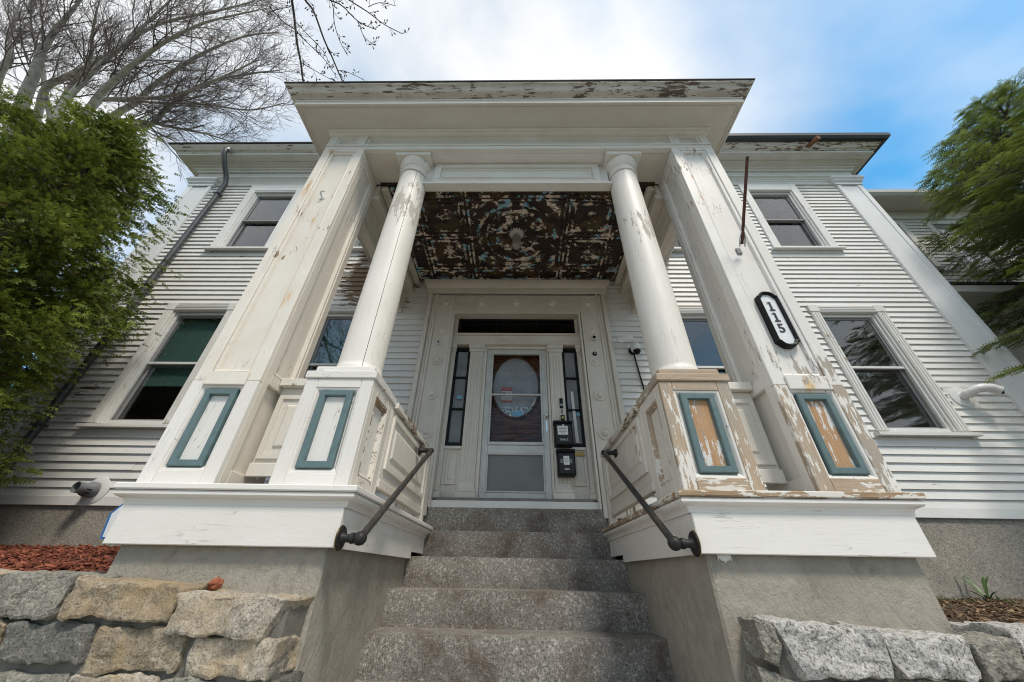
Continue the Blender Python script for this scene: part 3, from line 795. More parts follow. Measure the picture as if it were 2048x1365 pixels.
obj('handle_plate', MB().box(.37, .40, 4.592, 4.5995, 3.08, 3.24, .004), 'silver', sdo)
jf = MB()
for (a, b_) in ((-.524, -.476), (.421, .452)):
    jf.box(a, b_, 4.56, 4.64, 2.237, 4.40, .004)
jf.box(-.476, .421, 4.56, 4.64, 4.361, 4.40, .004)
obj('door_frame', jf, 'innerz', house)
obj('vestibule_wall', MB().box(-1.5, -.95, 4.63, 4.8, 2.2, 5.0), 'darkroom', house)
obj('vestibule_wall', MB().box(.9, 1.5, 4.63, 4.8, 2.2, 5.0), 'darkroom', house)

# ------------------------------------------------------------------ portico
por = root('portico', 'two-storey white wooden portico with square corner piers, round columns and peeling paint', 'porch', (XC, 3.2, 0))
TF = lambda u, v, w: (u, 2.2 - w, v)
def front_frame(nm, X, a, b_, z0, z1, yb, mats, par, sw=.085, rails=((0, .085), (None, .085))):
    """stiles and rails round a recess on the face y = 2.2"""
    bx('stile', mats[0], par, X(a), X(a + sw), 2.2, yb, z0, z1, .004)
    bx('stile', mats[0], par, X(b_ - sw), X(b_), 2.2, yb, z0, z1, .004)

def mirp(side):     # pedestals and columns sit a touch further right on the right hand side
    return (lambda x: x) if side < 0 else (lambda x: 2 * XC + .03 - x)
def miri(side):     # edges of the stairwell
    return (lambda x: x) if side < 0 else (lambda x: -.012 - x)
for s in (-1, 1):
    X = mir(s)
    pm = 'pier' if s < 0 else 'pierR'
    low = 'whitez' if s < 0 else 'bare'
    lowx = 'white' if s < 0 else 'barex'
    # --- corner pier
    pier = obj('pier', MB().box(X(-2.245), X(-1.845), 2.235, 2.615, 1.89, 5.608), pm, por)
    # front: lower block
    for (a, b_) in ((-2.28, -2.19), (-1.90, -1.81)):
        bx('stile', low, pier, X(a), X(b_), 2.198, 2.2345, 1.905, 2.60, .004)
        bx('stile', pm, pier, X(a), X(b_), 2.2, 2.2345, 2.602, 5.608, .004)
    bx('rail', lowx, pier, X(-2.189), X(-1.901), 2.2, 2.2345, 1.905, 1.995, .004)
    bx('rail', pm, pier, X(-2.189), X(-1.901), 2.186, 2.2345, 2.565, 2.665, .004)
    bx('rail', pm, pier, X(-2.189), X(-1.901), 2.2, 2.2345, 5.565, 5.608, .004)
    obj('panel_moulding', MB().loft(TF, X(-2.189), X(-1.901), 1.996, 2.564, [(0, -.034), (0, -.004), (.012, -.008), (.03, -.03), (.03, -.034)], False), 'white' if s < 0 else 'pierR', pier)
    obj('teal_frame', MB().loft(TF, X(-2.155), X(-1.935), 2.02, 2.538, [(0, -.034), (0, -.004), (.006, 0), (.036, 0), (.04, -.006), (.043, -.028)], False), 'teal', pier)
    obj('panel', MB().loft(TF, X(-2.112), X(-1.978), 2.063, 2.495, [(0, -.034), (0, -.028)]), 'whitez' if s < 0 else 'orange', pier)
    obj('panel_moulding', MB().loft(TF, X(-2.189), X(-1.901), 2.666, 5.564, [(0, -.034), (0, -.012), (.012, -.006), (.028, -.012), (.034, -.03), (.036, -.034)], False), pm, pier)
    # inner side face (towards the steps), frame + recess, and outer side
    for sx, fx in ((-1.845, -1.81), (-2.245, -2.28)):
        for (a, b_) in ((2.236, 2.30), (2.575, 2.65)):
            bx('stile', pm, pier, X(sx), X(fx), a, b_, 1.905, 5.606, .004)
        bx('rail', pm, pier, X(sx), X(fx), 2.3005, 2.5745, 5.50, 5.606, .004)
        bx('rail', pm, pier, X(sx), X(fx), 2.3005, 2.5745, 1.905, 2.02, .004)
        bx('rail', pm, pier, X(sx), X(fx), 2.3005, 2.5745, 2.62, 2.70, .004)
    sg = 1 if s < 0 else -1
    TS = lambda u, v, w, x=X(-1.81), g=sg: (x + g * w, u, v)
    obj('panel_moulding', MB().loft(TS, 2.3005, 2.5745, 2.701, 5.499, [(0, -.034), (0, -.01), (.02, -.006), (.035, -.02), (.036, -.034)], False), pm, pier)
    bx('back_board', pm, pier, X(-2.279), X(-1.811), 2.616, 2.649, 1.905, 5.606, .004)
    # --- pedestal
    XP = mirp(s); XI = miri(s)
    ped = obj('pedestal', MB().box(XP(-1.448), XP(-1.037), 2.232, 2.64, 1.89, 2.622), 'white' if s < 0 else 'rail', por)
    for (a, b_) in ((-1.48, -1.395), (-1.09, -1.005)):
        bx('stile', low, ped, XP(a), XP(b_), 2.2, 2.2315, 1.905, 2.622, .004)
    for (a, b_) in ((1.905, 1.99), (2.555, 2.622)):
        bx('rail', lowx, ped, XP(-1.394), XP(-1.091), 2.2, 2.2315, a, b_, .004)
    obj('panel_moulding', MB().loft(TF, XP(-1.394), XP(-1.091), 1.991, 2.554, [(0, -.031), (0, -.005), (.012, -.008), (.03, -.028), (.03, -.031)], False), 'white' if s < 0 else 'pierR', ped)
    obj('teal_frame', MB().loft(TF, XP(-1.355), XP(-1.13), 2.018, 2.538, [(0, -.031), (0, -.003), (.006, .001), (.038, .001), (.042, -.005), (.045, -.026)], False), 'teal', ped)
    obj('panel', MB().loft(TF, XP(-1.31), XP(-1.175), 2.063, 2.493, [(0, -.031), (0, -.026)]), 'whitez' if s < 0 else 'orange', ped)
    # pedestal side towards the steps
    TP = lambda u, v, w, x=XP(-1.005), g=sg: (x + g * w, u, v)
    pside = 'rail'
    for (a, b_) in ((2.2325, 2.31), (2.565, 2.645)):
        bx('stile', pside, ped, XP(-1.0365), XP(-1.005), a, b_, 1.905, 2.622, .004)
    for (a, b_) in ((1.905, 2.0), (2.54, 2.622)):
        bx('rail', 'railworn' if a < 2 and s < 0 else pside, ped, XP(-1.0365), XP(-1.005), 2.3105, 2.5645, a, b_, .004)
    obj('side_moulding', MB().loft(TP, 2.3105, 2.5645, 2.001, 2.539, [(0, -.031), (0, -.006), (.014, -.002), (.03, -.02), (.032, -.031)], False), 'railworn' if s < 0 else 'barex', ped)
    bx('pedestal_back', 'rail', ped, XP(-1.479), XP(-1.006), 2.6455, 2.669, 1.905, 2.622, .004)
    bx('pedestal_cap', 'white' if s < 0 else 'barex', ped, XP(-1.493), XP(-.992), 2.187, 2.682, 2.6235, 2.68, .006)
    bx('plinth', 'white' if s < 0 else 'barex', ped, XP(-1.455), XP(-1.03), 2.222, 2.647, 2.681, 2.735, .008)
    # --- column
    cx, cy = XP(-1.243), 2.435
    prof = [(.178, 2.736), (.18, 2.765), (.172, 2.79), (.166, 2.80)]
    for k in range(9):
        q = k / 8
        prof.append((.166 - .012 * q ** 1.6, 2.82 + 2.50 * q))
    cap = [(.153, 5.33), (.165, 5.338), (.168, 5.352), (.165, 5.366), (.154, 5.372), (.154, 5.44), (.163, 5.446), (.166, 5.458), (.172, 5.466), (.178, 5.49), (.19, 5.515), (.196, 5.535), (.196, 5.552)]
    if s < 0:
        a0 = math.radians(-62); gap = .024
        sh = MB().lathe(prof, (cx, cy, 0), 44, a0 + gap, a0 + 2 * math.pi)
        col = obj('column', sh, 'column', por, smooth=35)
        obj('split', MB().lathe([(r - .012, z) for r, z in prof], (cx, cy, 0), 32), 'black', col, smooth=35)
    else:
        col = obj('column', MB().lathe(prof, (cx, cy, 0), 44), 'column', por, smooth=35)
    obj('capital', MB().lathe(cap, (cx, cy, 0), 40), 'column', col, smooth=40)
    bx('abacus', 'entab', col, cx - .205, cx + .205, cy - .205, cy + .205, 5.553, 5.6085, .005)
    # --- low panel between pier and pedestal
    lp = obj('balustrade_panel', MB().box(X(-1.8095), XP(-1.4805), 2.45, 2.49, 2.03, 2.66, .004), 'rail', por)
    TB = lambda u, v, w: (u, 2.4495 - w, v)
    obj('raised_panel', MB().loft(TB, X(-1.79), XP(-1.50), 2.13, 2.60, [(0, .0), (0, .016), (.03, .016), (.034, .002), (.075, .002), (.09, .014)]), 'rail', lp)
    bx('balustrade_cap', 'rail', lp, X(-1.809), XP(-1.4815), 2.40, 2.53, 2.661, 2.725, .006)
    bx('bottom_rail', 'rail', lp, X(-1.809), XP(-1.4815), 2.425, 2.4495, 2.01, 2.10, .005)
    # --- side balustrade running back to the house
    sp = obj('balustrade_panel', MB().box(XP(-1.04), XP(-1.005), 2.67, 4.02, 2.06, 2.60, .004), 'rail', por)
    TQ = lambda u, v, w, x=XP(-1.0045), g=sg: (x + g * w, u, v)
    for (a, b_) in ((2.72, 3.96),):
        obj('raised_panel', MB().loft(TQ, a, b_, 2.14, 2.56, [(0, .0), (0, .018), (.035, .018), (.04, .002), (.09, .002), (.11, .014)]), 'rail', sp)
    bx('balustrade_cap', 'railworn', sp, XP(-1.075), XP(-.97), 2.683, 4.05, 2.601, 2.655, .006)
    bx('bottom_rail', 'rail', sp, XP(-1.05), XP(-.995), 2.67, 4.02, 2.0, 2.0595, .005)
    bx('newel_post', 'rail', sp, XP(-1.06), XP(-.985), 4.0205, 4.10, 1.905, 2.60, .005)
    # --- ledge, skirt, stucco base, deck
    pth = [(X(-2.225), 4.41), (X(-2.225), 2.165), (XI(-.965), 2.165), (XI(-.965), 4.24)]
    if s > 0: pth = pth[::-1]
    obj('ledge_moulding', MB().sweep([(0, 1.795), (.010, 1.795), (.012, 1.812), (.02, 1.826), (.034, 1.832), (.046, 1.836), (.054, 1.846), (.054, 1.858), (.046, 1.868), (.03, 1.869), (0, 1.869)], pth), 'white', por, smooth=35)
    lb = obj('ledge_board', MB().sweep([(-.04, 1.87), (.06, 1.87), (.065, 1.876), (.065, 1.899), (.06, 1.904), (-.04, 1.904)], pth), 'white' if s < 0 else 'ledgebare', por)
    bx('skirt_board', 'white', por, X(-2.224), XI(-.966), 2.15, 2.185, 1.60, 1.7945, .004)
    xi, xo = XI(-.992), XI(-.9655)
    obj('skirt_board', MB().prism([(2.1855, 1.60), (3.745, 1.60), (3.745, 1.655), (4.23, 1.655), (4.23, 1.7945), (2.1855, 1.7945)], 'x', min(xi, xo), max(xi, xo)), 'white', por)
    obj('skirt_board', MB().box(X(-2.224), X(-2.19), 2.1855, 4.41, 1.60, 1.7945, .004), 'white', por)
    sb = grid_box = MB()
    st = obj('stucco_base', MB().box(X(-2.172), XI(-1.012) if s > 0 else -1.025, 2.203, 4.44, -.02, 1.62, .012), 'stucco', por)
    bx('deck', 'deck', por, X(-2.19), XI(-1.0), 2.19, 4.41, 1.80, 1.8865)

# entablature
ent = obj('entablature', MB().box(-2.245, 2.175, 2.262, 2.649, 5.6095, 5.93), 'entab', por)
bx('fascia', 'entab', ent, -2.28, 2.21, 2.2, 2.2615, 5.609, 5.70, .003)
bx('fascia_lip', 'entab', ent, -2.283, 2.213, 2.19, 2.1995, 5.672, 5.699, .003)
for s in (-1, 1):
    X = mir(s)
    bx('stile', 'entab', ent, X(-2.28), X(-2.19), 2.2, 2.2615, 5.7005, 5.93, .003)
    bx('stile', 'entab', ent, X(-1.925), X(-1.835), 2.2, 2.2615, 5.7005, 5.93, .003)
    obj('corner_panel', MB().loft(TF, X(-2.189), X(-1.926), 5.701, 5.905, [(0, -.062), (0, -.008), (.03, -.006), (.04, -.04), (.05, -.045)]), 'entab', ent)
    bx('side_face', 'entab', ent, X(-2.2455), X(-2.28), 2.262, 4.42, 5.609, 5.93, .003)
    bx('side_beam', 'entab', ent, X(-2.2445), X(-1.905), 2.65, 4.42, 5.6125, 5.93)
obj('frieze_panel', MB().loft(TF, -1.834, 1.764, 5.701, 5.905, [(0, -.062), (0, -.018), (.018, -.014), (.03, -.05), (.034, -.055)]), 'entab', ent)
bpath = [(-2.28, 4.42), (-2.28, 2.2), (2.21, 2.2), (2.21, 4.42)]
obj('bed_moulding', MB().sweep([(-.03, 5.905), (.012, 5.905), (.018, 5.92), (.03, 5.93), (.03, 5.945), (.055, 5.96), (.055, 5.9685), (-.03, 5.9685)], bpath), 'entab', ent, smooth=30)
# soffit boards of the beam
bx('beam_soffit_board', 'inner', ent, -1.78, -1.46, 2.26, 2.60, 5.598, 5.6092, .002)
bx('beam_soffit_board', 'inner', ent, 1.39, 1.71, 2.26, 2.60, 5.598, 5.6092, .002)
# porch roof
proof = obj('porch_roof', MB().box(-2.57, 2.50, 1.885, 4.44, 5.97, 6.19), 'soffit', por)
cpath = [(-2.571, 4.42), (-2.571, 1.884), (2.501, 1.884), (2.501, 4.42)]
obj('soffit_groove', MB().sweep([(-.035, 5.962), (-.028, 5.962), (-.028, 5.9695), (-.035, 5.9695)], cpath), 'soffit', proof)
obj('fascia_fillet', MB().sweep([(.0, 5.958), (.014, 5.958), (.014, 6.022), (.022, 6.022), (.022, 6.045), (0, 6.045)], cpath), 'entab', proof)
obj('crown_moulding', MB().sweep([(0, 6.046), (.03, 6.046), (.032, 6.058), (.045, 6.066), (.068, 6.075), (.088, 6.095), (.098, 6.125), (.112, 6.15), (.132, 6.163), (.134, 6.186), (0, 6.186)], cpath), 'crown', proof, smooth=30)
obj('roof_edge', MB().sweep([(-.05, 6.187), (.145, 6.187), (.148, 6.198), (.143, 6.212), (-.05, 6.212)], cpath), 'roofing', proof)
obj('roof_deck', MB().add([(-2.71, 1.745, 6.213), (2.64, 1.745, 6.213), (2.64, 4.45, 6.5), (-2.71, 4.45, 6.5)], [(0, 1, 2, 3)]), 'roofing', proof)
# panel hung between the column heads
hp = obj('header_panel', MB().box(-1.10, 1.03, 2.40, 2.47, 5.225, 5.6085, .003), 'entab', por)
TH = lambda u, v, w: (u, 2.3995 - w, v)
obj('header_frame', MB().loft(TH, -1.0, .93, 5.228, 5.60, [(0, 0), (0, .026), (.05, .026), (.056, .036), (.075, .030), (.08, .006), (.10, .006), (.105, .018), (.118, .018), (.124, .004)]), 'entab', hp)
bx('header_ledge', 'entab', hp, -1.115, 1.045, 2.365, 2.475, 5.195, 5.2245, .004)
# side drops
for s in (-1, 1):
    X = mir(s)
    sd_ = obj('side_drop', MB().box(X(-1.97), X(-1.865), 2.651, 4.44, 4.985, 5.6085, .003), 'inner', por)
    TD = lambda u, v, w, x=X(-1.8645), g=(1 if s < 0 else -1): (x + g * w, u, v)
    obj('drop_panel', MB().loft(TD, 2.66, 4.43, 5.04, 5.33, [(0, 0), (0, .012), (.03, .012), (.04, .002), (.06, .002), (.07, .008)]), 'inner', sd_)
    bx('drop_ledge', 'inner', sd_, X(-1.864), X(-1.725), 2.66, 4.43, 5.335, 5.40, .004)
    bx('drop_back', 'inner', sd_, X(-1.864), X(-1.76), 2.66, 4.43, 5.4005, 5.6, .003)
    bx('cornice_strip', 'inner', sd_, X(-1.759), X(-1.66), 2.66, 4.43, 5.52, 5.6, .02)
    bx('end_bracket', 'inner', sd_, X(-1.985), X(-1.85), 4.40, 4.4205, 4.93, 5.33, .004)

# tin ceiling
ceil = obj('tin_ceiling', MB().box(-1.76, 1.69, 2.62, 4.40, 5.602, 5.64), 'tin', por)
TC = lambda u, v, w: (u, v, 5.6015 - w)
def tin_tile(u0, u1, v0, v1, medal=False, small=True):
    obj('ceiling_tile', MB().loft(TC, u0, u1, v0, v1, [(0, 0), (0, .012), (.022, .02), (.05, .014), (.055, .004), (.075, .004)]), 'tin', ceil)
    cu, cv = (u0 + u1) / 2, (v0 + v1) / 2
    hw, hh = (u1 - u0) / 2 - .08, (v1 - v0) / 2 - .08
    obj('tile_frame', MB().loft(TC, u0 + .012, u1 - .012, v0 + .012, v1 - .012, [(0, .013), (.006, .03), (.018, .034), (.03, .022), (.032, .016)], False), 'tinrib', ceil)
    if medal:
        RF = Matrix.Rotation(math.pi, 4, 'X')
        R0 = min(hw, hh)
        for q in (1.0, .80, .52):
            r = R0 * q
            obj('medallion_ring', MB().lathe([(r - .035, .0), (r - .03, .018), (r - .012, .026), (r, .018), (r + .006, .0)], (cu, cv, 5.5973), 48, M4=RF, caps=False), 'tinrib', ceil, smooth=40)
        for k in range(16):
            a = k * math.pi / 8
            p0 = (cu + .17 * math.cos(a), cv + .17 * math.sin(a)); p1 = (cu + R0 * .74 * math.cos(a), cv + R0 * .74 * math.sin(a))
            pm_ = ((p0[0] + p1[0]) / 2, (p0[1] + p1[1]) / 2); nx, ny = -math.sin(a) * .028, math.cos(a) * .028
            obj('medallion_ray', MB().add([(p0[0], p0[1], 5.5972), (pm_[0] + nx, pm_[1] + ny, 5.5972), (p1[0], p1[1], 5.5972), (pm_[0] - nx, pm_[1] - ny, 5.5972), (pm_[0], pm_[1], 5.583)], [(0, 1, 4), (1, 2, 4), (2, 3, 4), (3, 0, 4)]), 'tinrib', ceil)
        for sx in (-1, 1):
            for sy in (-1, 1):
                c0 = (cu + sx * hw * .98, cv + sy * hh * .98)
                obj('tile_corner', MB().add([(c0[0], c0[1], 5.5972), (c0[0] - sx * .20, c0[1], 5.5972), (c0[0], c0[1] - sy * .20, 5.5972), (c0[0] - sx * .07, c0[1] - sy * .07, 5.578)], [(0, 1, 3), (1, 2, 3), (2, 0, 3)]), 'tinrib', ceil)
    elif small:
        obj('tile_inner_frame', MB().loft(TC, cu - hw, cu + hw, cv - hh, cv + hh, [(0, .004), (.008, .018), (.02, .022), (.032, .014), (.036, .004)], False), 'tinrib', ceil)
        obj('tile_boss', MB().lathe([(.10, .0), (.095, .014), (.075, .018), (.06, .01), (.035, .02), (1e-4, .026)], (cu, cv, 5.5972), 18, M4=Matrix.Rotation(math.pi, 4, 'X'), caps=False), 'tinrib', ceil, smooth=40)
xg = [-1.66, -1.39, -.72, .65, 1.32, 1.59]; yg = [2.66, 2.83, 3.455, 4.12, 4.36]
tin_tile(xg[2], xg[3], yg[1], yg[3], True)
for a, b_ in ((0, 1), (4, 5)):
    for c, d in ((1, 2), (2, 3)): tin_tile(xg[a], xg[b_], yg[c], yg[d], small=False)
for a, b_ in ((1, 2), (3, 4)):
    for c, d in ((1, 2), (2, 3)): tin_tile(xg[a], xg[b_], yg[c], yg[d])
for c, d in ((0, 1), (3, 4)):
    for i in range(5): tin_tile(xg[i], xg[i + 1], yg[c], yg[d], small=False)

# ------------------------------------------------------------------ granite steps
steps = root('stone_steps', 'worn granite steps climbing between stucco walls to the front door', 'steps', (XC, 3.0, 0))
def slab(x0, x1, y0, y1, z0, z1, seed):
    nx = 34; mb = MB(); r = random.Random(seed)
    secs = []
    for i in range(nx + 1):
        x = x0 + (x1 - x0) * i / nx
        w = .004 * mnoise.noise(Vector((x * 2, seed * 3.1, 0))) + .002 * mnoise.noise(Vector((x * 17, seed, 1)))
        w2 = .003 * mnoise.noise(Vector((x * 5, seed, 7)))
        c = .007 + .006 * abs(mnoise.noise(Vector((x * 9, seed, 3))))
        secs.append([(x, y0 + w, z0), (x, y0 + w, z1 - c * .8 + w2 * .4), (x, y0 + c * .35 + w, z1 - c * .25), (x, y0 + c + w, z1), (x, y1, z1)])
    m = 5
    mb.v = [p for s_ in secs for p in s_]
    for i in range(nx):
        for j in range(m - 1):
            mb.f.append((i * m + j, (i + 1) * m + j, (i + 1) * m + j + 1, i * m + j + 1))
    return mb
yl = [1.75, 2.08, 2.41, 2.75, 3.07, 3.40, 3.81, 4.21, 4.405]
zl = [.23, .46, .69, .915, 1.150, 1.387, 1.620, 1.868, 2.1195]
prev = 0.0
for i in range(9):
    x0, x1 = (-1.03, 1.003)
    if i == 8: x0, x1 = (-1.015, .985)
    obj('step', slab(x0, x1, yl[i], 4.46 if i == 8 else yl[i + 1] + .12, prev - .03, zl[i], i + 1), 'granstep', steps, smooth=35)
    prev = zl[i]

# ------------------------------------------------------------------ stone garden walls
def stone(parent, corners, yf, depth, mat, seed, n=(26, 13, 8)):
    """rounded, split-faced block; corners = TL, TR, BR, BL in (x, z) on the front plane"""
    TL, TR, BR, BL = [Vector(c) for c in corners]
    TL = TL + Vector((-.004, .003)); TR = TR + Vector((.004, .003)); BR = BR + Vector((.006, -.009)); BL = BL + Vector((-.006, -.009))
    nx, nz, ny = n
    mb = MB(); idx = {}
    def P(a, b_, c):
        if (a, b_, c) in idx: return idx[a, b_, c]
        u, v, w = a / nx, b_ / nz, c / ny
        uu, vv, ww = 2 * u - 1, 2 * v - 1, 2 * w - 1
        k = 34
        rr = (abs(uu) ** k + abs(vv) ** k + abs(ww) ** k) ** (1 / k)
        uu, vv, ww = uu / max(rr, 1e-6) * max(abs(uu), abs(vv), abs(ww)), vv / max(rr, 1e-6) * max(abs(uu), abs(vv), abs(ww)), ww / max(rr, 1e-6) * max(abs(uu), abs(vv), abs(ww))
        u, v, w = (uu + 1) / 2, (vv + 1) / 2, (ww + 1) / 2
        p = (TL * (1 - u) + TR * u) * v + (BL * (1 - u) + BR * u) * (1 - v)
        q = Vector((p.x, yf + depth * w, p.y))
        o = Vector((seed * 7.3, seed * 3.7, seed * 1.9))
        f = q * 7 + o; g = q * 22 + o; h = q * 55 + o
        d = Vector((mnoise.noise(f), mnoise.noise(f + Vector((9, 0, 0))), mnoise.noise(f + Vector((0, 9, 0))))) * .022
        d += Vector((mnoise.noise(g), mnoise.noise(g + Vector((9, 0, 0))), mnoise.noise(g + Vector((0, 9, 0))))) * .011
        d += Vector((mnoise.noise(h), mnoise.noise(h + Vector((9, 0, 0))), mnoise.noise(h + Vector((0, 9, 0))))) * .005
        d.y += -.006 * (1 - max(abs(uu), abs(vv)) ** 4) if w < .3 else 0
        q += d
        idx[a, b_, c] = len(mb.v); mb.v.append((q.x, q.y, q.z)); return idx[a, b_, c]
    for a in range(nx):
        for b_ in range(nz):
            mb.f.append((P(a, b_, 0), P(a + 1, b_, 0), P(a + 1, b_ + 1, 0), P(a, b_ + 1, 0)))
            mb.f.append((P(a, b_ + 1, ny), P(a + 1, b_ + 1, ny), P(a + 1, b_, ny), P(a, b_, ny)))
        for c in range(ny):
            mb.f.append((P(a, nz, c), P(a + 1, nz, c), P(a + 1, nz, c + 1), P(a, nz, c + 1)))
            mb.f.append((P(a, 0, c + 1), P(a + 1, 0, c + 1), P(a + 1, 0, c), P(a, 0, c)))
    for b_ in range(nz):
        for c in range(ny):
            mb.f.append((P(0, b_, c + 1), P(0, b_, c), P(0, b_ + 1, c), P(0, b_ + 1, c + 1)))
            mb.f.append((P(nx, b_, c), P(nx, b_, c + 1), P(nx, b_ + 1, c + 1), P(nx, b_ + 1, c)))
    return obj('stone', mb, mat, parent, smooth=18)

wl = root('stone_wall', 'low mortared wall of rough tan and grey stones below the red mulch bed', 'wall', (-3.0, 2.0, 0))
obj('mortar', grid_mesh(-12, -1.0, 0, 1, 1, 1, lambda x, y: 0) and MB().box(-12, -1.045, 2.012, 2.30, 0, 1.37, .01), 'mortar', wl)
LS = [((-2.475, 1.468), (-2.065, 1.453), (-2.075, 1.310), (-2.38, 1.305), 'stone_grey'), ((-2.065, 1.447), (-1.516, 1.425), (-1.55, 1.300), (-2.045, 1.312), 'stone_ochre'),
      ((-1.540, 1.412), (-1.03, 1.385), (-1.10, 1.252), (-1.535, 1.284), 'stone_tan'), ((-2.261, 1.287), (-1.868, 1.277), (-1.861, 1.155), (-2.22, 1.150), 'stone_dark'),
      ((-1.83, 1.275), (-1.439, 1.262), (-1.441, 1.135), (-1.815, 1.130), 'stone_ochre'), ((-1.405, 1.257), (-1.035, 1.233), (-1.035, 1.120), (-1.385, 1.124), 'stone_tan'),
      ((-2.53, 1.298), (-2.281, 1.289), (-2.262, 1.17), (-2.50, 1.17), 'stone_ochre'), ((-2.2, 1.115), (-1.884, 1.117), (-1.872, 1.00), (-2.163, 1.00), 'stone_grey'),
      ((-1.861, 1.113), (-1.505, 1.109), (-1.491, 1.0), (-1.83, 1.0), 'stone_tan'), ((-1.473, 1.10), (-1.151, 1.095), (-1.136, .99), (-1.442, .99), 'stone_grey'),
      ((-1.13, 1.09), (-1.02, 1.09), (-1.02, .99), (-1.12, .99), 'stone_dark'), ((-2.93, 1.475), (-2.49, 1.465), (-2.40, 1.315), (-2.86, 1.317), 'stone_tan'),
      ((-2.9, 1.30), (-2.55, 1.30), (-2.52, 1.17), (-2.88, 1.17), 'stone_grey')]
for i, (a, b_, c, d, m_) in enumerate(LS):
    stone(wl, (a, b_, c, d), 1.985 if i not in (0, 1, 2, 11) else 1.965, .30, m_, i + 1)
r = random.Random(5)
for lev in range(5):
    z1 = 1.155 - lev * .17 if lev else 1.0 - .02
    x = -1.03 - r.uniform(0, .1)
    zt = .985 - lev * .16
    while x > -6:
        w = r.uniform(.26, .48)
        stone(wl, ((x - w, zt), (x - .02, zt), (x - .02, zt - .14), (x - w, zt - .14)), 1.99, .25, r.choice(['stone_grey', 'stone_ochre', 'stone_tan', 'stone_dark']), r.uniform(20, 90), (6, 4, 3))
        x -= w + .015
x = -2.95
while x > -6:
    w = r.uniform(.35, .5)
    stone(wl, ((x - w, 1.47), (x - .02, 1.47), (x - .02, 1.32), (x - w, 1.32)), 1.975, .3, r.choice(['stone_grey', 'stone_ochre', 'stone_tan']), r.uniform(20, 90), (8, 5, 4))
    stone(wl, ((x - w, 1.30), (x - .02, 1.30), (x - .02, 1.17), (x - w, 1.17)), 1.99, .3, r.choice(['stone_grey', 'stone_ochre', 'stone_tan']), r.uniform(20, 90), (8, 5, 4))
    stone(wl, ((x - w, 1.15), (x - .02, 1.15), (x - .02, 1.0), (x - w, 1.0)), 1.99, .3, r.choice(['stone_grey', 'stone_ochre', 'stone_tan']), r.uniform(20, 90), (8, 5, 4))
    x -= w + .015

wr = root('stone_wall', 'low mortared wall of pale speckled granite blocks right of the steps', 'wall', (3.0, 2.0, 0))
obj('mortar', MB().box(1.10, 12, 1.995, 2.28, 0, 1.27, .01), 'mortar', wr)
RS = [((1.02, 1.34), (1.10, 1.338), (1.085, 1.21), (1.03, 1.225), 'stone_grey'), ((1.085, 1.345), (1.54, 1.315), (1.522, 1.185), (1.184, 1.165), 'stone_pale'),
      ((1.555, 1.312), (1.885, 1.302), (1.862, 1.181), (1.572, 1.172), 'stone_pale'), ((1.90, 1.292), (2.085, 1.297), (2.065, 1.180), (1.892, 1.174), 'stone_grey'),
      ((2.10, 1.335), (2.45, 1.325), (2.45, 1.19), (2.085, 1.193), 'stone_pale'), ((2.47, 1.33), (2.9, 1.32), (2.9, 1.19), (2.47, 1.19), 'stone_grey'),
      ((1.01, 1.185), (1.152, 1.145), (1.134, 1.04), (1.01, 1.04), 'stone_grey'), ((1.18, 1.145), (1.55, 1.15), (1.55, 1.03), (1.17, 1.03), 'stone_grey'),
      ((1.57, 1.15), (1.95, 1.15), (1.95, 1.02), (1.57, 1.02), 'stone_tan'), ((1.97, 1.15), (2.4, 1.15), (2.4, 1.02), (1.97, 1.02), 'stone_pale')]
for i, (a, b_, c, d, m_) in enumerate(RS):
    stone(wr, (a, b_, c, d), 1.95 if i < 6 else 1.985, {0: .13, 1: .22, 6: .14}.get(i, .30), m_, i + 31)
for lev in range(6):
    zt = 1.01 - lev * .165
    x = 1.1
    while x < 6:
        w = r.uniform(.28, .5)
        stone(wr, ((x, zt), (x + w - .02, zt), (x + w - .02, zt - .14), (x, zt - .14)), 1.98, .25, r.choice(['stone_grey', 'stone_pale', 'stone_tan']), r.uniform(20, 90), (6, 4, 3))
        x += w
for x in (2.95, 3.4, 3.9, 4.4, 4.9, 5.4):
    stone(wr, ((x, 1.33), (x + .46, 1.33), (x + .46, 1.18), (x, 1.18)), 1.96, .3, r.choice(['stone_grey', 'stone_pale']), r.uniform(20, 90), (8, 5, 4))
    stone(wr, ((x, 1.16), (x + .46, 1.16), (x + .46, 1.03), (x, 1.03)), 1.98, .3, r.choice(['stone_grey', 'stone_pale']), r.uniform(20, 90), (8, 5, 4))

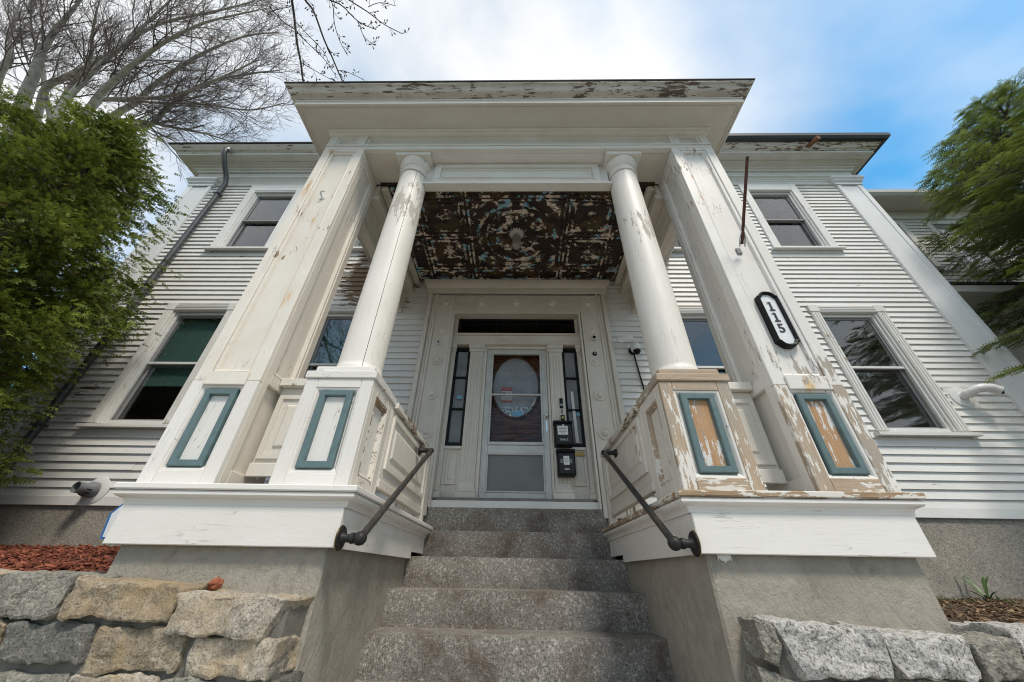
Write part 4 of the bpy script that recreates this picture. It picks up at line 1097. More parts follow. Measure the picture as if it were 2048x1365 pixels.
# ------------------------------------------------------------------ handrails
for s, lab in ((-1, 'black iron pipe handrail on the left side of the steps'), (1, 'black iron pipe handrail on the right side of the steps')):
    X = miri(s)
    hr = root('handrail', lab, 'handrail', (X(-.85), 2.2, 1.6), 'pipe handrails beside the steps')
    A = Vector((X(-.855), 2.19, 1.648)); B = Vector((X(-.855), 3.50, 2.50))
    obj('pipe', MB().tube([A, A * .5 + B * .5, B], .0205, 14), 'railpipe', hr, smooth=50)
    for P, fx in ((A, X(-.965)), (B, X(-.97))):
        RY = Matrix.Rotation(math.radians(90), 4, 'Y')
        big = 1.0 if P is A else .8
        obj('elbow', MB().lathe([(1e-4, -.036 * big), (.02 * big, -.031 * big), (.033 * big, -.015 * big), (.036 * big, 0), (.033 * big, .015 * big), (.02 * big, .031 * big), (1e-4, .036 * big)], tuple(P), 18), 'blackiron', hr, smooth=60)
        sg = -1 if s < 0 else 1
        L = abs(fx - P.x)
        prof = [(.021, 0), (.021, .03), (.027, .034), (.027, .05), (.021, .054), (.021, L - .03), (.026, L - .022), (.03, L - .012), (.058 * big, L - .010), (.062 * big, L - .004), (.062 * big, L)]
        MM = Matrix.Rotation(math.radians(-90 if s < 0 else 90), 4, 'Y')
        obj('flange', MB().lathe(prof, tuple(P), 20, M4=MM), 'blackiron', hr, smooth=40)
        if P is A:
            obj('flange_edge', MB().lathe([(.0635, L - .003), (.0645, L - .0015), (.0635, L)], tuple(P), 20, M4=MM), 'brass', hr)

# ------------------------------------------------------------------ lettering helper
def text_mesh(name, body, size, mat, parent, M4, extrude=.002, align='CENTER', bold=0.0):
    cu = bpy.data.curves.new(name, 'FONT'); cu.body = body; cu.size = size; cu.extrude = extrude; cu.align_x = align; cu.align_y = 'CENTER'; cu.offset = bold
    cu.resolution_u = 4
    to = bpy.data.objects.new(name, cu); COL.objects.link(to)
    bpy.context.view_layer.update()
    me = bpy.data.meshes.new_from_object(to.evaluated_get(bpy.context.evaluated_depsgraph_get()))
    bpy.data.objects.remove(to)
    me.transform(M4); me.materials.clear(); me.materials.append(M[mat])
    return link(bpy.data.objects.new(name, me), parent)
def face_front(x, y, z):      # text plane facing the camera (-Y)
    return Matrix.Translation((x, y, z)) @ Matrix.Rotation(math.radians(90), 4, 'X')

# house number sign
ns = root('house_number_sign', 'narrow white house number sign reading 115 with black scalloped frame on right pier', 'sign', (1.985, 2.2, 3.17))
cxn, czn = 1.985, 3.17
def sign_outline(hw, hh, lobe, n=10):
    pts = []
    top = [(hw, hh - lobe * 1.0), (hw, hh - lobe * .72), (hw * .82, hh - lobe * .62), (hw * .66, hh - lobe * .32), (hw * .40, hh - lobe * .06), (0, hh)]
    q1 = top + [(-x, z_) for x, z_ in top[-2::-1]]
    return q1 + [(x, -z_) for x, z_ in q1[::-1]][0:0] + [(-x, -z_) for x, z_ in q1]
oo = sign_outline(.079, .262, .062); ii = sign_outline(.060, .238, .055)
obj('sign_plate', MB().prism([(cxn + x, czn + z_) for x, z_ in ii], 'y', 2.205, 2.2335), 'signwhite', ns)
fm = MB(); n = len(oo)
for (yy_o, yy_i) in ((0, 0),):
    vs = [(cxn + x, 2.2335, czn + z_) for x, z_ in oo] + [(cxn + x, 2.190, czn + z_) for x, z_ in oo] + \
         [(cxn + (a[0] * .6 + b_[0] * .4), 2.183, czn + (a[1] * .6 + b_[1] * .4)) for a, b_ in zip(oo, ii)] + [(cxn + x, 2.192, czn + z_) for x, z_ in ii] + [(cxn + x, 2.206, czn + z_) for x, z_ in ii]
    fs = []
    for k in range(4):
        for i in range(n):
            fs.append((k * n + i, k * n + (i + 1) % n, (k + 1) * n + (i + 1) % n, (k + 1) * n + i))
    fm.add(vs, fs)
obj('sign_frame', fm, 'black', ns)
def digit_one(cx, cz, h):
    w = h * .5
    return MB().box(cx - h * .075, cx + h * .075, 2.199, 2.2045, cz - h * .5, cz + h * .5).box(cx - w * .5, cx + w * .5, 2.1992, 2.2043, cz - h * .5, cz - h * .40).add(
        [(cx - h * .05, 2.1991, cz + h * .5), (cx - h * .30, 2.1991, cz + h * .44), (cx - h * .30, 2.1991, cz + h * .33), (cx - h * .05, 2.1991, cz + h * .40)], [(0, 1, 2, 3)])
obj('digit', digit_one(cxn, czn + .118, .082), 'ink', ns)
obj('digit', digit_one(cxn, czn + .012, .082), 'ink', ns)
text_mesh('digit', '5', .112, 'ink', ns, face_front(cxn, 2.2025, czn - .095), .002, bold=.0008)

# flagpole stub
fp = root('flagpole_rod', 'rusty iron rod sticking out of a bracket on the right pier', 'rod', (1.965, 2.2, 3.95))
obj('rod', MB().tube([(1.968, 2.165, 3.96), (1.962, 1.70, 4.53)], .0125, 10), 'rustrod', fp, smooth=50)
d = (Vector((1.962, 1.70, 4.53)) - Vector((1.968, 2.165, 3.96))).normalized()
p0 = Vector((1.968, 2.175, 3.947))
for sx in (-1, 1):
    obj('bracket_arm', MB().tube([p0 + Vector((sx * .022, 0, -.01)), p0 + d * .06 + Vector((sx * .024, 0, 0)), p0 + d * .12 + Vector((sx * .012, 0, 0))], .006, 6), 'silver', fp)
obj('bracket_ring', MB().tube([p0 + d * .12 + Vector((.012, 0, 0)), p0 + d * .135, p0 + d * .12 + Vector((-.012, 0, 0))], .006, 6), 'silver', fp)
obj('bracket_plate', MB().box(1.945, 1.99, 2.222, 2.2335, 3.905, 3.975, .004), 'greyplastic', fp)

hk = root('wall_hook', 'small white painted iron hook on the left pier', 'hook', (-2.045, 2.2, 4.73))
obj('hook_plate', MB().lathe([(.026, 0), (.026, .006), (.01, .009)], (-2.045, 2.2335, 4.73), 14, M4=RX), 'pvc', hk, smooth=40)
obj('hook', MB().tube([(-2.045, 2.232, 4.735), (-2.045, 2.19, 4.738), (-2.045, 2.18, 4.76), (-2.03, 2.18, 4.775), (-2.01, 2.185, 4.77)], .009, 8), 'pvc', hk, smooth=60)

# ceiling lamp
cl = root('ceiling_lamp', 'small glass jar lamp under a white petalled plaster rose on the porch ceiling', 'lamp', (-.035, 3.42, 5.597))
ro = MB()
vs = [(-.035, 3.42, 5.555)]
for k in range(32):
    a = k * math.pi / 16; rr = .125 if k % 2 == 0 else .085
    vs.append((-.035 + rr * math.cos(a), 3.42 + rr * math.sin(a), 5.594))
ro.add(vs, [(0, 1 + k, 1 + (k + 1) % 32) for k in range(32)])
obj('ceiling_rose', ro, 'plaster', cl)
obj('lamp_collar', MB().lathe([(.05, 5.575), (.052, 5.54), (.045, 5.535)], (-.035, 3.42, 0), 20), 'silver', cl, smooth=40)
obj('lamp_globe', MB().lathe([(.045, 5.536), (.06, 5.515), (.063, 5.47), (.063, 5.36), (.055, 5.33), (.03, 5.318), (1e-4, 5.316)], (-.035, 3.42, 0), 24), 'lampglass', cl, smooth=60)

# mailboxes and door furniture
def mailbox(lab, x0, x1, z0, z1, notes):
    mbx = root('mailbox', lab, 'mailbox', ((x0 + x1) / 2, 4.5, z0), 'mailboxes beside the door')
    obj('box', MB().box(x0, x1, 4.40, 4.526, z0, z1 - .055, .008), 'black', mbx)
    obj('lid', MB().prism([(4.526, z1 - .054), (4.526, z1), (4.44, z1 - .004), (4.385, z1 - .03), (4.385, z1 - .05), (4.395, z1 - .054)], 'x', x0 - .006, x1 + .006), 'black', mbx)
    obj('front_panel', MB().box(x0 + .015, x1 - .015, 4.393, 4.3995, z0 + .02, z1 - .075, .003), 'blackiron', mbx)
    cx = (x0 + x1) / 2
    for k, (a, b_, c, d, mt) in enumerate(notes):
        obj('label_paper', MB().box(cx + a, cx + b_, 4.389, 4.3925, z0 + c, z0 + d), mt, mbx)
    return mbx
m2 = mailbox('black wall mailbox marked Unit 2, the upper of the two', .465, .695, 2.845, 3.185, ((-.075, .055, .13, .245, 'paper'),))
text_mesh('lettering', 'Unit 2', .042, 'paper', m2, face_front(.58, 4.3915, 2.915), .0008)
for k, w in enumerate((.09, .10, .08, .10, .06)):
    obj('note_line', MB().box(.57 - w / 2, .57 + w / 2, 4.3878, 4.3888, 3.07 - k * .019, 3.076 - k * .019), 'greyplastic', m2)
obj('lock', MB().lathe([(.012, 0), (.012, .006), (1e-4, .008)], (.58, 4.393, 3.098), 12, M4=RX), 'silver', m2)
m1 = mailbox('black wall mailbox with a white paper tag, the lower of the two', .485, .70, 2.485, 2.815, ((-.035, .035, .12, .225, 'paper'), (-.03, .03, .06, .08, 'curtain'), (-.075, -.04, .14, .19, 'greyplastic'), (.04, .07, .14, .19, 'greyplastic')))
for k, w in enumerate((.04, .05, .045)):
    obj('note_line', MB().box(.59 - w / 2, .59 + w / 2, 4.3878, 4.3888, 2.68 - k * .02, 2.685 - k * .02), 'greyplastic', m1)
db = root('doorbell', 'black video doorbell with silver button right of the storm door', 'doorbell', (.59, 4.53, 3.40))
obj('body', MB().box(.567, .613, 4.50, 4.526, 3.385, 3.525, .006), 'black', db)
obj('camera_lens', MB().lathe([(.014, 0), (.014, .006), (1e-4, .01)], (.59, 4.50, 3.485), 14, M4=RX), 'blackiron', db)
obj('button_ring', MB().lathe([(.010, 0), (.010, .005), (.016, .005), (.016, 0)], (.59, 4.50, 3.425), 16, M4=RX, caps=False), 'silver', db)
tag(obj('doorbell', MB().lathe([(.014, 0), (.014, .01), (1e-4, .014)], (.593, 4.527, 3.342), 16, M4=RX @ Matrix.Diagonal((1, 2.1, 1, 1))), 'greyplastic'), 'small oval grey bell push between video doorbell and keypad', 'doorbell')
kp = root('lock_box', 'small dark square lock box just above the upper mailbox', 'lock box', (.595, 4.53, 3.19))
obj('box', MB().box(.57, .622, 4.50, 4.526, 3.205, 3.285, .005), 'blackiron', kp)
obj('dial', MB().lathe([(.016, 0), (.016, .005), (1e-4, .006)], (.596, 4.50, 3.245), 14, M4=RX), 'brass', kp)
ms = root('mail_slot', 'small brass mail slot plate in the panel right of the mailboxes', 'mail slot', (.785, 4.57, 2.75))
obj('plate', MB().box(.722, .845, 4.545, 4.5555, 2.755, 2.80, .003), 'brass', ms)
obj('flap', MB().box(.74, .827, 4.540, 4.5445, 2.767, 2.789, .002), 'brass', ms)
# door stickers
wn = root('warning_notice', 'red and white paper warning notice taped inside the oval door glass', 'notice', (-.16, 4.70, 3.62))
obj('paper', MB().box(-.235, -.085, 4.7045, 4.7085, 3.545, 3.775), 'paper', wn)
obj('red_band', MB().box(-.234, -.086, 4.7022, 4.7042, 3.718, 3.774), 'red', wn)
obj('red_band', MB().box(-.234, -.086, 4.7022, 4.7042, 3.546, 3.572), 'red', wn)
obj('symbol_ring', MB().lathe([(.024, 0), (.024, .001), (.032, .001), (.032, 0)], (-.196, 4.7042, 3.675), 22, M4=RX, caps=False), 'red', wn)
obj('symbol_slash', MB().add([(-.216, 4.7024, 3.69), (-.211, 4.7024, 3.696), (-.176, 4.7024, 3.66), (-.181, 4.7024, 3.654)], [(0, 1, 2, 3)]), 'red', wn)
obj('symbol_bell', MB().add([(-.207, 4.7032, 3.66), (-.185, 4.7032, 3.66), (-.19, 4.7032, 3.692), (-.202, 4.7032, 3.692)], [(0, 1, 2, 3)]), 'ink', wn)
for k, tx in enumerate(('DO NOT', 'RING', 'BELL OR', 'KNOCK')):
    text_mesh('lettering', tx, .02, 'ink', wn, face_front(-.125, 4.7035, 3.70 - k * .0175), .0004)
text_mesh('lettering', 'ATTENTION', .023, 'paper', wn, face_front(-.16, 4.7018, 3.746), .0004)
for k in range(3):
    obj('text_line', MB().box(-.225, -.095, 4.7032, 4.704, 3.617 - k * .014, 3.622 - k * .014), 'greyplastic', wn)
tag(obj('door_sticker', ellip(.075, .042, 4.7105, 0, -.005, 3.375, MB()), 'bluep'), 'pale blue oval sticker at the bottom of the oval door glass', 'sticker')
tag(obj('window_sticker', MB().box(-.86, -.79, 4.576, 4.578, 3.53, 3.585), 'bluep'), 'small blue sticker on the left sidelight pane', 'sticker')
tag(obj('paper_strip', MB().add([(.755, 4.578, 2.93), (.80, 4.578, 2.93), (.775, 4.578, 3.66), (.74, 4.578, 3.66)], [(0, 1, 2, 3)]), 'paper'), 'long white paper strip on the right sidelight beside the mailboxes', 'paper')
tag(obj('window_sticker', MB().box(.795, .84, 4.576, 4.578, 3.30, 3.345), 'bluep'), 'small blue sticker on the right sidelight above the mailboxes', 'sticker')

# cameras
def small_cam(lab, x, z, mat):
    c = root('security_camera', lab, 'camera', (x, 4.40, z))
    obj('housing', MB().box(x - .024, x + .024, 4.365, 4.3995, z - .026, z + .03, .007), mat, c)
    obj('lens', MB().lathe([(.013, 0), (.013, .008), (1e-4, .011)], (x, 4.365, z), 14, M4=RX), 'black', c)
    obj('foot', MB().box(x - .018, x + .018, 4.37, 4.3995, z - .038, z - .0265, .003), mat, c)
small_cam('tiny white square camera on the left door casing', -1.185, 4.345, 'pvc')
c = root('security_camera', 'tiny cream box camera with black lens high on right door casing', 'camera', (1.13, 4.40, 4.44))
obj('housing', MB().box(1.10, 1.155, 4.36, 4.3995, 4.40, 4.47, .007), 'plaster', c)
obj('lens', MB().lathe([(.022, 0), (.022, .012), (1e-4, .016)], (1.12, 4.36, 4.44), 14, M4=RX), 'black', c)
c = root('motion_sensor', 'round black button sensor on right door casing below the small camera', 'sensor', (1.10, 4.40, 4.17))
obj('disc', MB().lathe([(.032, 0), (.032, .014), (.024, .02)], (1.105, 4.3995, 4.175), 20, M4=RX), 'black', c, smooth=40)
obj('eye', MB().lathe([(.012, .0), (.012, .004), (1e-4, .006)], (1.105, 4.379, 4.175), 14, M4=RX), 'silver', c)
c = root('security_camera', 'white outdoor camera with solar panel and cable on the clapboards beside the right column', 'camera', (1.72, 4.42, 4.2))
obj('mount', MB().lathe([(.055, 0), (.055, .02), (.03, .03)], (1.66, 4.424, 4.235), 18, M4=RX), 'black', c, smooth=40)
obj('head', MB().lathe([(1e-4, 4.17), (.04, 4.175), (.062, 4.195), (.07, 4.23), (.07, 4.27), (.055, 4.30), (.02, 4.31), (1e-4, 4.311)], (1.685, 4.33, 0), 22), 'pvc', c, smooth=50)
obj('lens_dome', MB().lathe([(1e-4, -.056), (.03, -.05), (.05, -.022), (.053, 0), (.04, .02)], (1.69, 4.315, 4.185), 20), 'black', c, smooth=60)
obj('arm', MB().box(1.65, 1.71, 4.34, 4.424, 4.22, 4.26, .008), 'pvc', c)
sp_ = MB().box(-.115, .115, -.012, .0, -.06, .06, .004)
RM = Matrix.Translation((1.555, 4.30, 4.37)) @ Matrix.Rotation(math.radians(-15), 4, 'Y') @ Matrix.Rotation(math.radians(-25), 4, 'X')
sp_.v = [tuple(RM @ Vector(p)) for p in sp_.v]
obj('solar_panel', sp_, 'paper', c)
obj('antenna', MB().tube([(1.73, 4.33, 4.27), (1.755, 4.33, 4.42)], [.011, .008], 8), 'pvc', c, smooth=50)
obj('cable', MB().tube([(1.67, 4.40, 4.19), (1.68, 4.405, 4.05), (1.70, 4.41, 3.8), (1.735, 4.412, 3.4), (1.745, 4.412, 2.9), (1.75, 4.412, 2.3)], .011, 8), 'black', c, smooth=60)

# vents and pipes
vt = root('vent_pipe', 'white plastic vent pipe elbow on the right hand clapboards', 'vent', (5.95, 4.43, 3.55))
obj('wall_plate', MB().lathe([(.14, 0), (.14, .01), (.10, .02), (.08, .022)], (5.90, 4.42, 3.55), 28, M4=RX), 'pvc', vt, smooth=40)
obj('mount_board', MB().box(5.73, 6.08, 4.421, 4.43, 3.40, 3.72, .003), 'trimx', vt)
obj('pipe', MB().tube([(5.90, 4.41, 3.55), (5.925, 4.31, 3.575), (5.97, 4.27, 3.60), (6.04, 4.25, 3.61), (6.11, 4.235, 3.60), (6.18, 4.22, 3.555)], [.05, .052, .054, .056, .058, .06], 18, cap=False), 'pvc', vt, smooth=60)
obj('collar', MB().tube([(5.91, 4.36, 3.56), (5.92, 4.325, 3.57)], .058, 18), 'pvc', vt, smooth=40)
obj('bore', MB().lathe([(1e-4, 0), (.054, .001)], (6.175, 4.221, 3.558), 18, M4=Matrix.Rotation(math.radians(65), 4, 'Y') @ Matrix.Rotation(math.radians(25), 4, 'X')), 'black', vt)
dv = root('dryer_vent', 'round white wall vent with grey slotted spout low on the left clapboards', 'vent', (-4.99, 4.43, 2.25))
obj('wall_plate', MB().lathe([(.15, 0), (.15, .008), (.12, .02), (.08, .026)], (-4.99, 4.418, 2.25), 28, M4=RX), 'pvc', dv, smooth=40)
DM = Matrix.Rotation(math.radians(90), 4, 'X') @ Matrix.Rotation(math.radians(-8), 4, 'Y')
obj('spout', MB().lathe([(.085, .02), (.085, .07), (.06, .10), (.06, .20), (.052, .20), (.052, .05)], (-4.99, 4.41, 2.25), 24, M4=DM), 'greyplastic', dv, smooth=40)
for k in range(7):
    a = math.radians(-100 + k * 30)
    q = DM @ Vector((.078 * math.sin(a), -.078 * math.cos(a), .085))
    obj('slot_fin', MB().tube([(-4.99 + q.x, 4.41 + q.y, 2.25 + q.z), (-4.99 + q.x * .85, 4.41 + q.y - .05, 2.25 + q.z * .85)], .006, 5), 'black', dv)
ds = root('downspout', 'dark metal downspout running down the left end of the facade', 'downspout', (-6.25, 4.35, 1.7))
obj('pipe', MB().tube([(-6.22, 4.02, 9.0), (-6.22, 3.97, 8.90), (-6.215, 3.99, 8.78), (-6.20, 4.12, 8.58), (-6.19, 4.26, 8.42), (-6.185, 4.335, 8.26), (-6.185, 4.345, 7.9), (-6.185, 4.345, 2.3), (-6.185, 4.30, 1.9), (-6.185, 4.10, 1.72)], .048, 12), 'downspout', ds, smooth=60)
obj('outlet', MB().tube([(-6.22, 4.03, 9.04), (-6.22, 3.985, 8.93)], .053, 12), 'silver', ds, smooth=50)
for z in (7.9, 5.4, 3.0):
    obj('strap', MB().box(-6.25, -6.12, 4.29, 4.40, z, z + .03, .004), 'downspout', ds)

# little things round the porch
sg_ = root('yard_sign', 'small white yard sign with blue edge leaning by the left side of the porch', 'sign', (-3.4, 3.5, 1.5))
o_ = obj('board', MB().prism([(-3.66, 1.70), (-3.10, 1.70), (-3.10, 2.15), (-3.50, 2.15), (-3.70, 1.90)], 'y', 3.50, 3.515), 'blues', sg_)
obj('face', MB().prism([(-3.64, 1.715), (-3.115, 1.715), (-3.115, 2.135), (-3.49, 2.135), (-3.675, 1.90)], 'y', 3.4965, 3.4995), 'signwhite', sg_)
obj('print_block', MB().box(-3.585, -3.2, 3.4945, 3.4962, 1.74, 1.84), 'navy', sg_)
obj('stake', MB().box(-3.40, -3.385, 3.516, 3.53, 1.45, 2.05), 'silver', sg_)
obj('stake', MB().box(-3.20, -3.185, 3.516, 3.53, 1.45, 2.05), 'silver', sg_)
tag(obj('edging_strip', MB().tube([(-2.33, 2.25, 1.44), (-2.30, 2.9, 1.535), (-2.27, 3.4, 1.60), (-2.23, 4.1, 1.69)], .016, 4), 'greyplastic'), 'grey plastic edging strip along the left porch base', 'edging')
rk = MB(); rr_ = random.Random(3)
rk.lathe([(1e-4, -.03), (.028, -.02), (.034, .0), (.026, .018), (1e-4, .026)], (0, 0, 0), 7)
rk.v = [(-1.50 + x * (1 + rr_.uniform(-.25, .25)), 2.12 + y * (1 + rr_.uniform(-.25, .25)), 1.437 + z_ * (1 + rr_.uniform(-.25, .25))) for x, y, z_ in rk.v]
tag(obj('brick_chunk', rk, 'redrock'), 'small chunk of red brick on top of the left stone wall', 'brick')
tg = MB(); rr_ = random.Random(9)
pts = [(1.055, 1.6), (1.125, 1.6)] + [(1.125 - .07 * k / 8, 1.578 + (.006 if k % 2 else -.006) - (.01 if 2 < k < 6 else 0)) for k in range(9)]
tg.prism(pts, 'y', 2.193, 2.201)
tag(obj('paint_rag', tg, 'paper'), 'scrap of white cloth under the right hand skirt board', 'cloth')

# ------------------------------------------------------------------ side wing behind the hemlock
wg = root('house_wing', 'white clapboard side wing set back at the right end of the house', 'house', (9.5, 5.5, 1.2))
obj('wall', MB().box(7.03, 16.0, 5.50, 5.7, 1.2, 9.0), 'siding', wg)
z = 5.95
while z < 8.55:
    segs = [(7.03, 8.02), (8.90, 9.42), (10.25, 12.0)] if 6.95 < z < 8.45 else [(7.03, 12.0)]
    for a, b_ in segs:
        obj('clapboard', MB().prism([(5.472, z), (5.4995, z), (5.4995, z + .112), (5.492, z + .112)], 'x', a, b_), 'siding', wg)
    z += .105
for cx in (8.46, 9.84):
    w = obj('window', MB().box(cx - .44, cx - .32, 5.46, 5.50, 6.95, 8.5, .004).box(cx + .32, cx + .44, 5.46, 5.50, 6.95, 8.5, .004).box(cx - .32, cx + .32, 5.46, 5.50, 8.4, 8.5, .004), 'trim', wg)
    obj('sill', MB().box(cx - .50, cx + .50, 5.40, 5.50, 6.87, 6.95, .005), 'trimx', w)
    obj('sash', MB().box(cx - .32, cx - .285, 5.465, 5.499, 6.95, 8.4).box(cx + .285, cx + .32, 5.465, 5.499, 6.95, 8.4).box(cx - .285, cx + .285, 5.462, 5.499, 7.62, 7.68), 'sash', w)
    for a, b_ in ((6.95, 7.62), (7.68, 8.4)):
        obj('pane', MB().box(cx - .285, cx + .285, 5.485, 5.49, a, b_), 'glass', w)
    obj('blind', MB().box(cx - .285, cx + .285, 5.492, 5.496, 7.68, 8.4), 'curtain', w)
    obj('dark_interior', MB().box(cx - .285, cx + .285, 5.4965, 5.4985, 6.95, 8.4), 'black', w)
obj('frieze', MB().box(7.03, 16, 5.44, 5.4995, 8.56, 8.80, .004), 'corn', wg)
obj('soffit', MB().box(7.03, 16, 5.05, 5.50, 8.80, 8.84), 'soffit', wg)
obj('gutter', MB().prism([(5.05, 8.82), (5.0, 8.825), (4.955, 8.87), (4.94, 8.945), (4.965, 8.945), (4.98, 8.88), (5.05, 8.85)], 'x', 7.04, 16), 'pvc', wg)
for x in (7.78, 9.3, 10.8):
    obj('gutter_hanger', MB().box(x, x + .02, 4.935, 5.04, 8.80, 8.95, .003), 'pvc', wg)
obj('roof', MB().box(7.03, 16, 4.99, 14, 8.952, 9.0), 'roofing', wg)
pr_ = obj('porch_roof', MB().box(7.6, 12, 4.75, 5.47, 5.70, 5.86, .01), 'trimx', wg)
obj('porch_roofing', MB().box(7.55, 12, 4.70, 5.47, 5.861, 5.90, .01), 'roofing', pr_)
w = obj('window', MB().box(7.72, 7.82, 5.46, 5.50, 3.4, 5.2, .004).box(8.52, 8.62, 5.46, 5.50, 3.4, 5.2, .004).box(7.82, 8.52, 5.46, 5.50, 5.1, 5.2, .004), 'trim', wg)
obj('sash', MB().box(7.82, 8.52, 5.465, 5.499, 4.24, 4.30), 'sash', w)
obj('pane', MB().box(7.82, 8.52, 5.485, 5.49, 3.4, 4.24), 'glass', w); obj('pane', MB().box(7.82, 8.52, 5.485, 5.49, 4.30, 5.1), 'glass', w)
obj('dark_interior', MB().box(7.82, 8.52, 5.4965, 5.4985, 3.4, 5.1), 'black', w)

# ------------------------------------------------------------------ loose ground cover
def mesh_np(name, V, F, mat, parent=None, cols=None):
    me = bpy.data.meshes.new(name)
    k = F.shape[1]
    me.vertices.add(len(V)); me.vertices.foreach_set('co', np.asarray(V, np.float32).ravel())
    me.loops.add(F.size); me.loops.foreach_set('vertex_index', F.astype(np.int32).ravel())
    me.polygons.add(len(F)); me.polygons.foreach_set('loop_start', np.arange(0, F.size, k, dtype=np.int32))
    if cols is not None:
        ca = me.color_attributes.new('Col', 'FLOAT_COLOR', 'POINT')
        ca.data.foreach_set('color', np.concatenate([cols, np.ones((len(cols), 1))], 1).astype(np.float32).ravel())
    me.update(); me.validate()
    me.materials.append(M[mat] if isinstance(mat, str) else mat)
    return link(bpy.data.objects.new(name, me), parent)

def frames(d, n):
    """orthonormal bases (axis d, side, normal ~ n)"""
    d = d / np.linalg.norm(d, axis=1, keepdims=True)
    s = np.cross(d, n); s /= np.linalg.norm(s, axis=1, keepdims=True) + 1e-9
    return d, s, np.cross(s, d)

def chips(name, label, N, xr, yr, zf, size, c0, c1, cat):
    base = np.array([[-1, -1, -1], [1, -1, -1], [1, 1, -1], [-1, 1, -1], [-1, -1, 1], [1, -1, 1], [1, 1, 1], [-1, 1, 1]], float)
    q = np.array([[3, 2, 1, 0], [4, 5, 6, 7], [0, 1, 5, 4], [1, 2, 6, 5], [2, 3, 7, 6], [3, 0, 4, 7]])
    x = rng.uniform(*xr, N); y = rng.uniform(*yr, N)
    z = np.array([zf(a, b_) for a, b_ in zip(x, y)]) + rng.uniform(-.004, .022, N)
    d = rng.normal(size=(N, 3)); d[:, 2] *= .35
    nrm = rng.normal(size=(N, 3)) * .5 + np.array([0, 0, 1])
    d, s, n = frames(d, nrm)
    L = rng.uniform(.5, 1.4, N) * size; W = rng.uniform(.15, .4, N) * size; T = rng.uniform(.04, .14, N) * size
    V = np.stack([x, y, z], 1)[:, None, :] + base[None, :, 0:1] * (d * L[:, None])[:, None, :] + base[None, :, 1:2] * (s * W[:, None])[:, None, :] + base[None, :, 2:3] * (n * T[:, None])[:, None, :]
    F = (q[None] + np.arange(N)[:, None, None] * 8).reshape(-1, 4)
    t = rng.uniform(0, 1, (N, 1)) ** 1.4
    c = np.repeat(np.array(c0) * (1 - t) + np.array(c1) * t, 8, 0)
    o = mesh_np(name, V.reshape(-1, 3), F, 'chip', None, c)
    tag(o, label, cat); o['kind'] = 'stuff'
    return o
gz = lambda x, y: 1.375 + 0.29 * (y - 2.12) / 2.3
chips('mulch', 'red-brown bark mulch covering the bed along the left foundation', 9000, (-8.5, -2.2), (2.25, 4.42), gz, .03, (.10, .028, .016), (.36, .12, .07), 'mulch')
gz2 = lambda x, y: 1.255 + 0.09 * (y - 2.08) / 2.3
chips('leaf_litter', 'brown dead needles and leaf litter on the soil by the right foundation', 7000, (2.1, 8.0), (2.2, 4.42), gz2, .022, (.07, .045, .03), (.30, .20, .12), 'litter')
# low weeds on the right
N = 900
x = rng.uniform(2.3, 7.5, N); y = 4.42 - np.abs(rng.normal(0, .5, N)); y = np.clip(y, 2.3, 4.42)
d = rng.normal(size=(N, 3)) * .5 + np.array([0, -.1, 1.0]); d, s, n = frames(d, rng.normal(size=(N, 3)))
L = rng.uniform(.02, .07, N); W = rng.uniform(.003, .007, N)
B = np.stack([x, y, gz2(x, y)], 1)
V = np.stack([B - s * W[:, None], B + s * W[:, None], B + d * L[:, None]], 1)
t = rng.uniform(0, 1, (N, 1))
o = mesh_np('weeds', V.reshape(-1, 3), np.arange(3 * N).reshape(-1, 3), 'leaf', None, np.repeat(np.array((.05, .09, .02)) * (1 - t) + np.array((.10, .16, .04)) * t, 3, 0))
tag(o, 'sparse low green weeds on the soil by the right foundation', 'weeds'); o['kind'] = 'stuff'
# dandelion plant
dn = MB(); dv_ = random.Random(2); base = Vector((4.55, 4.28, 1.345))
for k in range(11):
    a = k * 2 * math.pi / 11 + dv_.uniform(-.2, .2); L = dv_.uniform(.12, .24); up = dv_.uniform(.35, 1.1)
    dr = Vector((math.cos(a), math.sin(a), 0)); sd2 = Vector((-math.sin(a), math.cos(a), 0))
    if k < 4: up = 1.6; L = .26
    vs = []
    for q in range(6):
        t_ = q / 5; w = .011 * math.sin(math.pi * min(1, t_ * .9 + .08)) * (1.25 if q % 2 else .75)
        c_ = base + dr * (L * t_ * .75) + Vector((0, 0, L * (up * t_ - .5 * up * t_ * t_)))
        vs += [tuple(c_ - sd2 * w), tuple(c_ + sd2 * w)]
    dn.add(vs, [(2 * q, 2 * q + 1, 2 * q + 3, 2 * q + 2) for q in range(5)])
M['weed'] = plain('weed_leaf', (.06, .12, .03), .5, var=.3)
tag(obj('weed_plant', dn, 'weed'), 'leafy dandelion growing against the right granite foundation', 'plant')

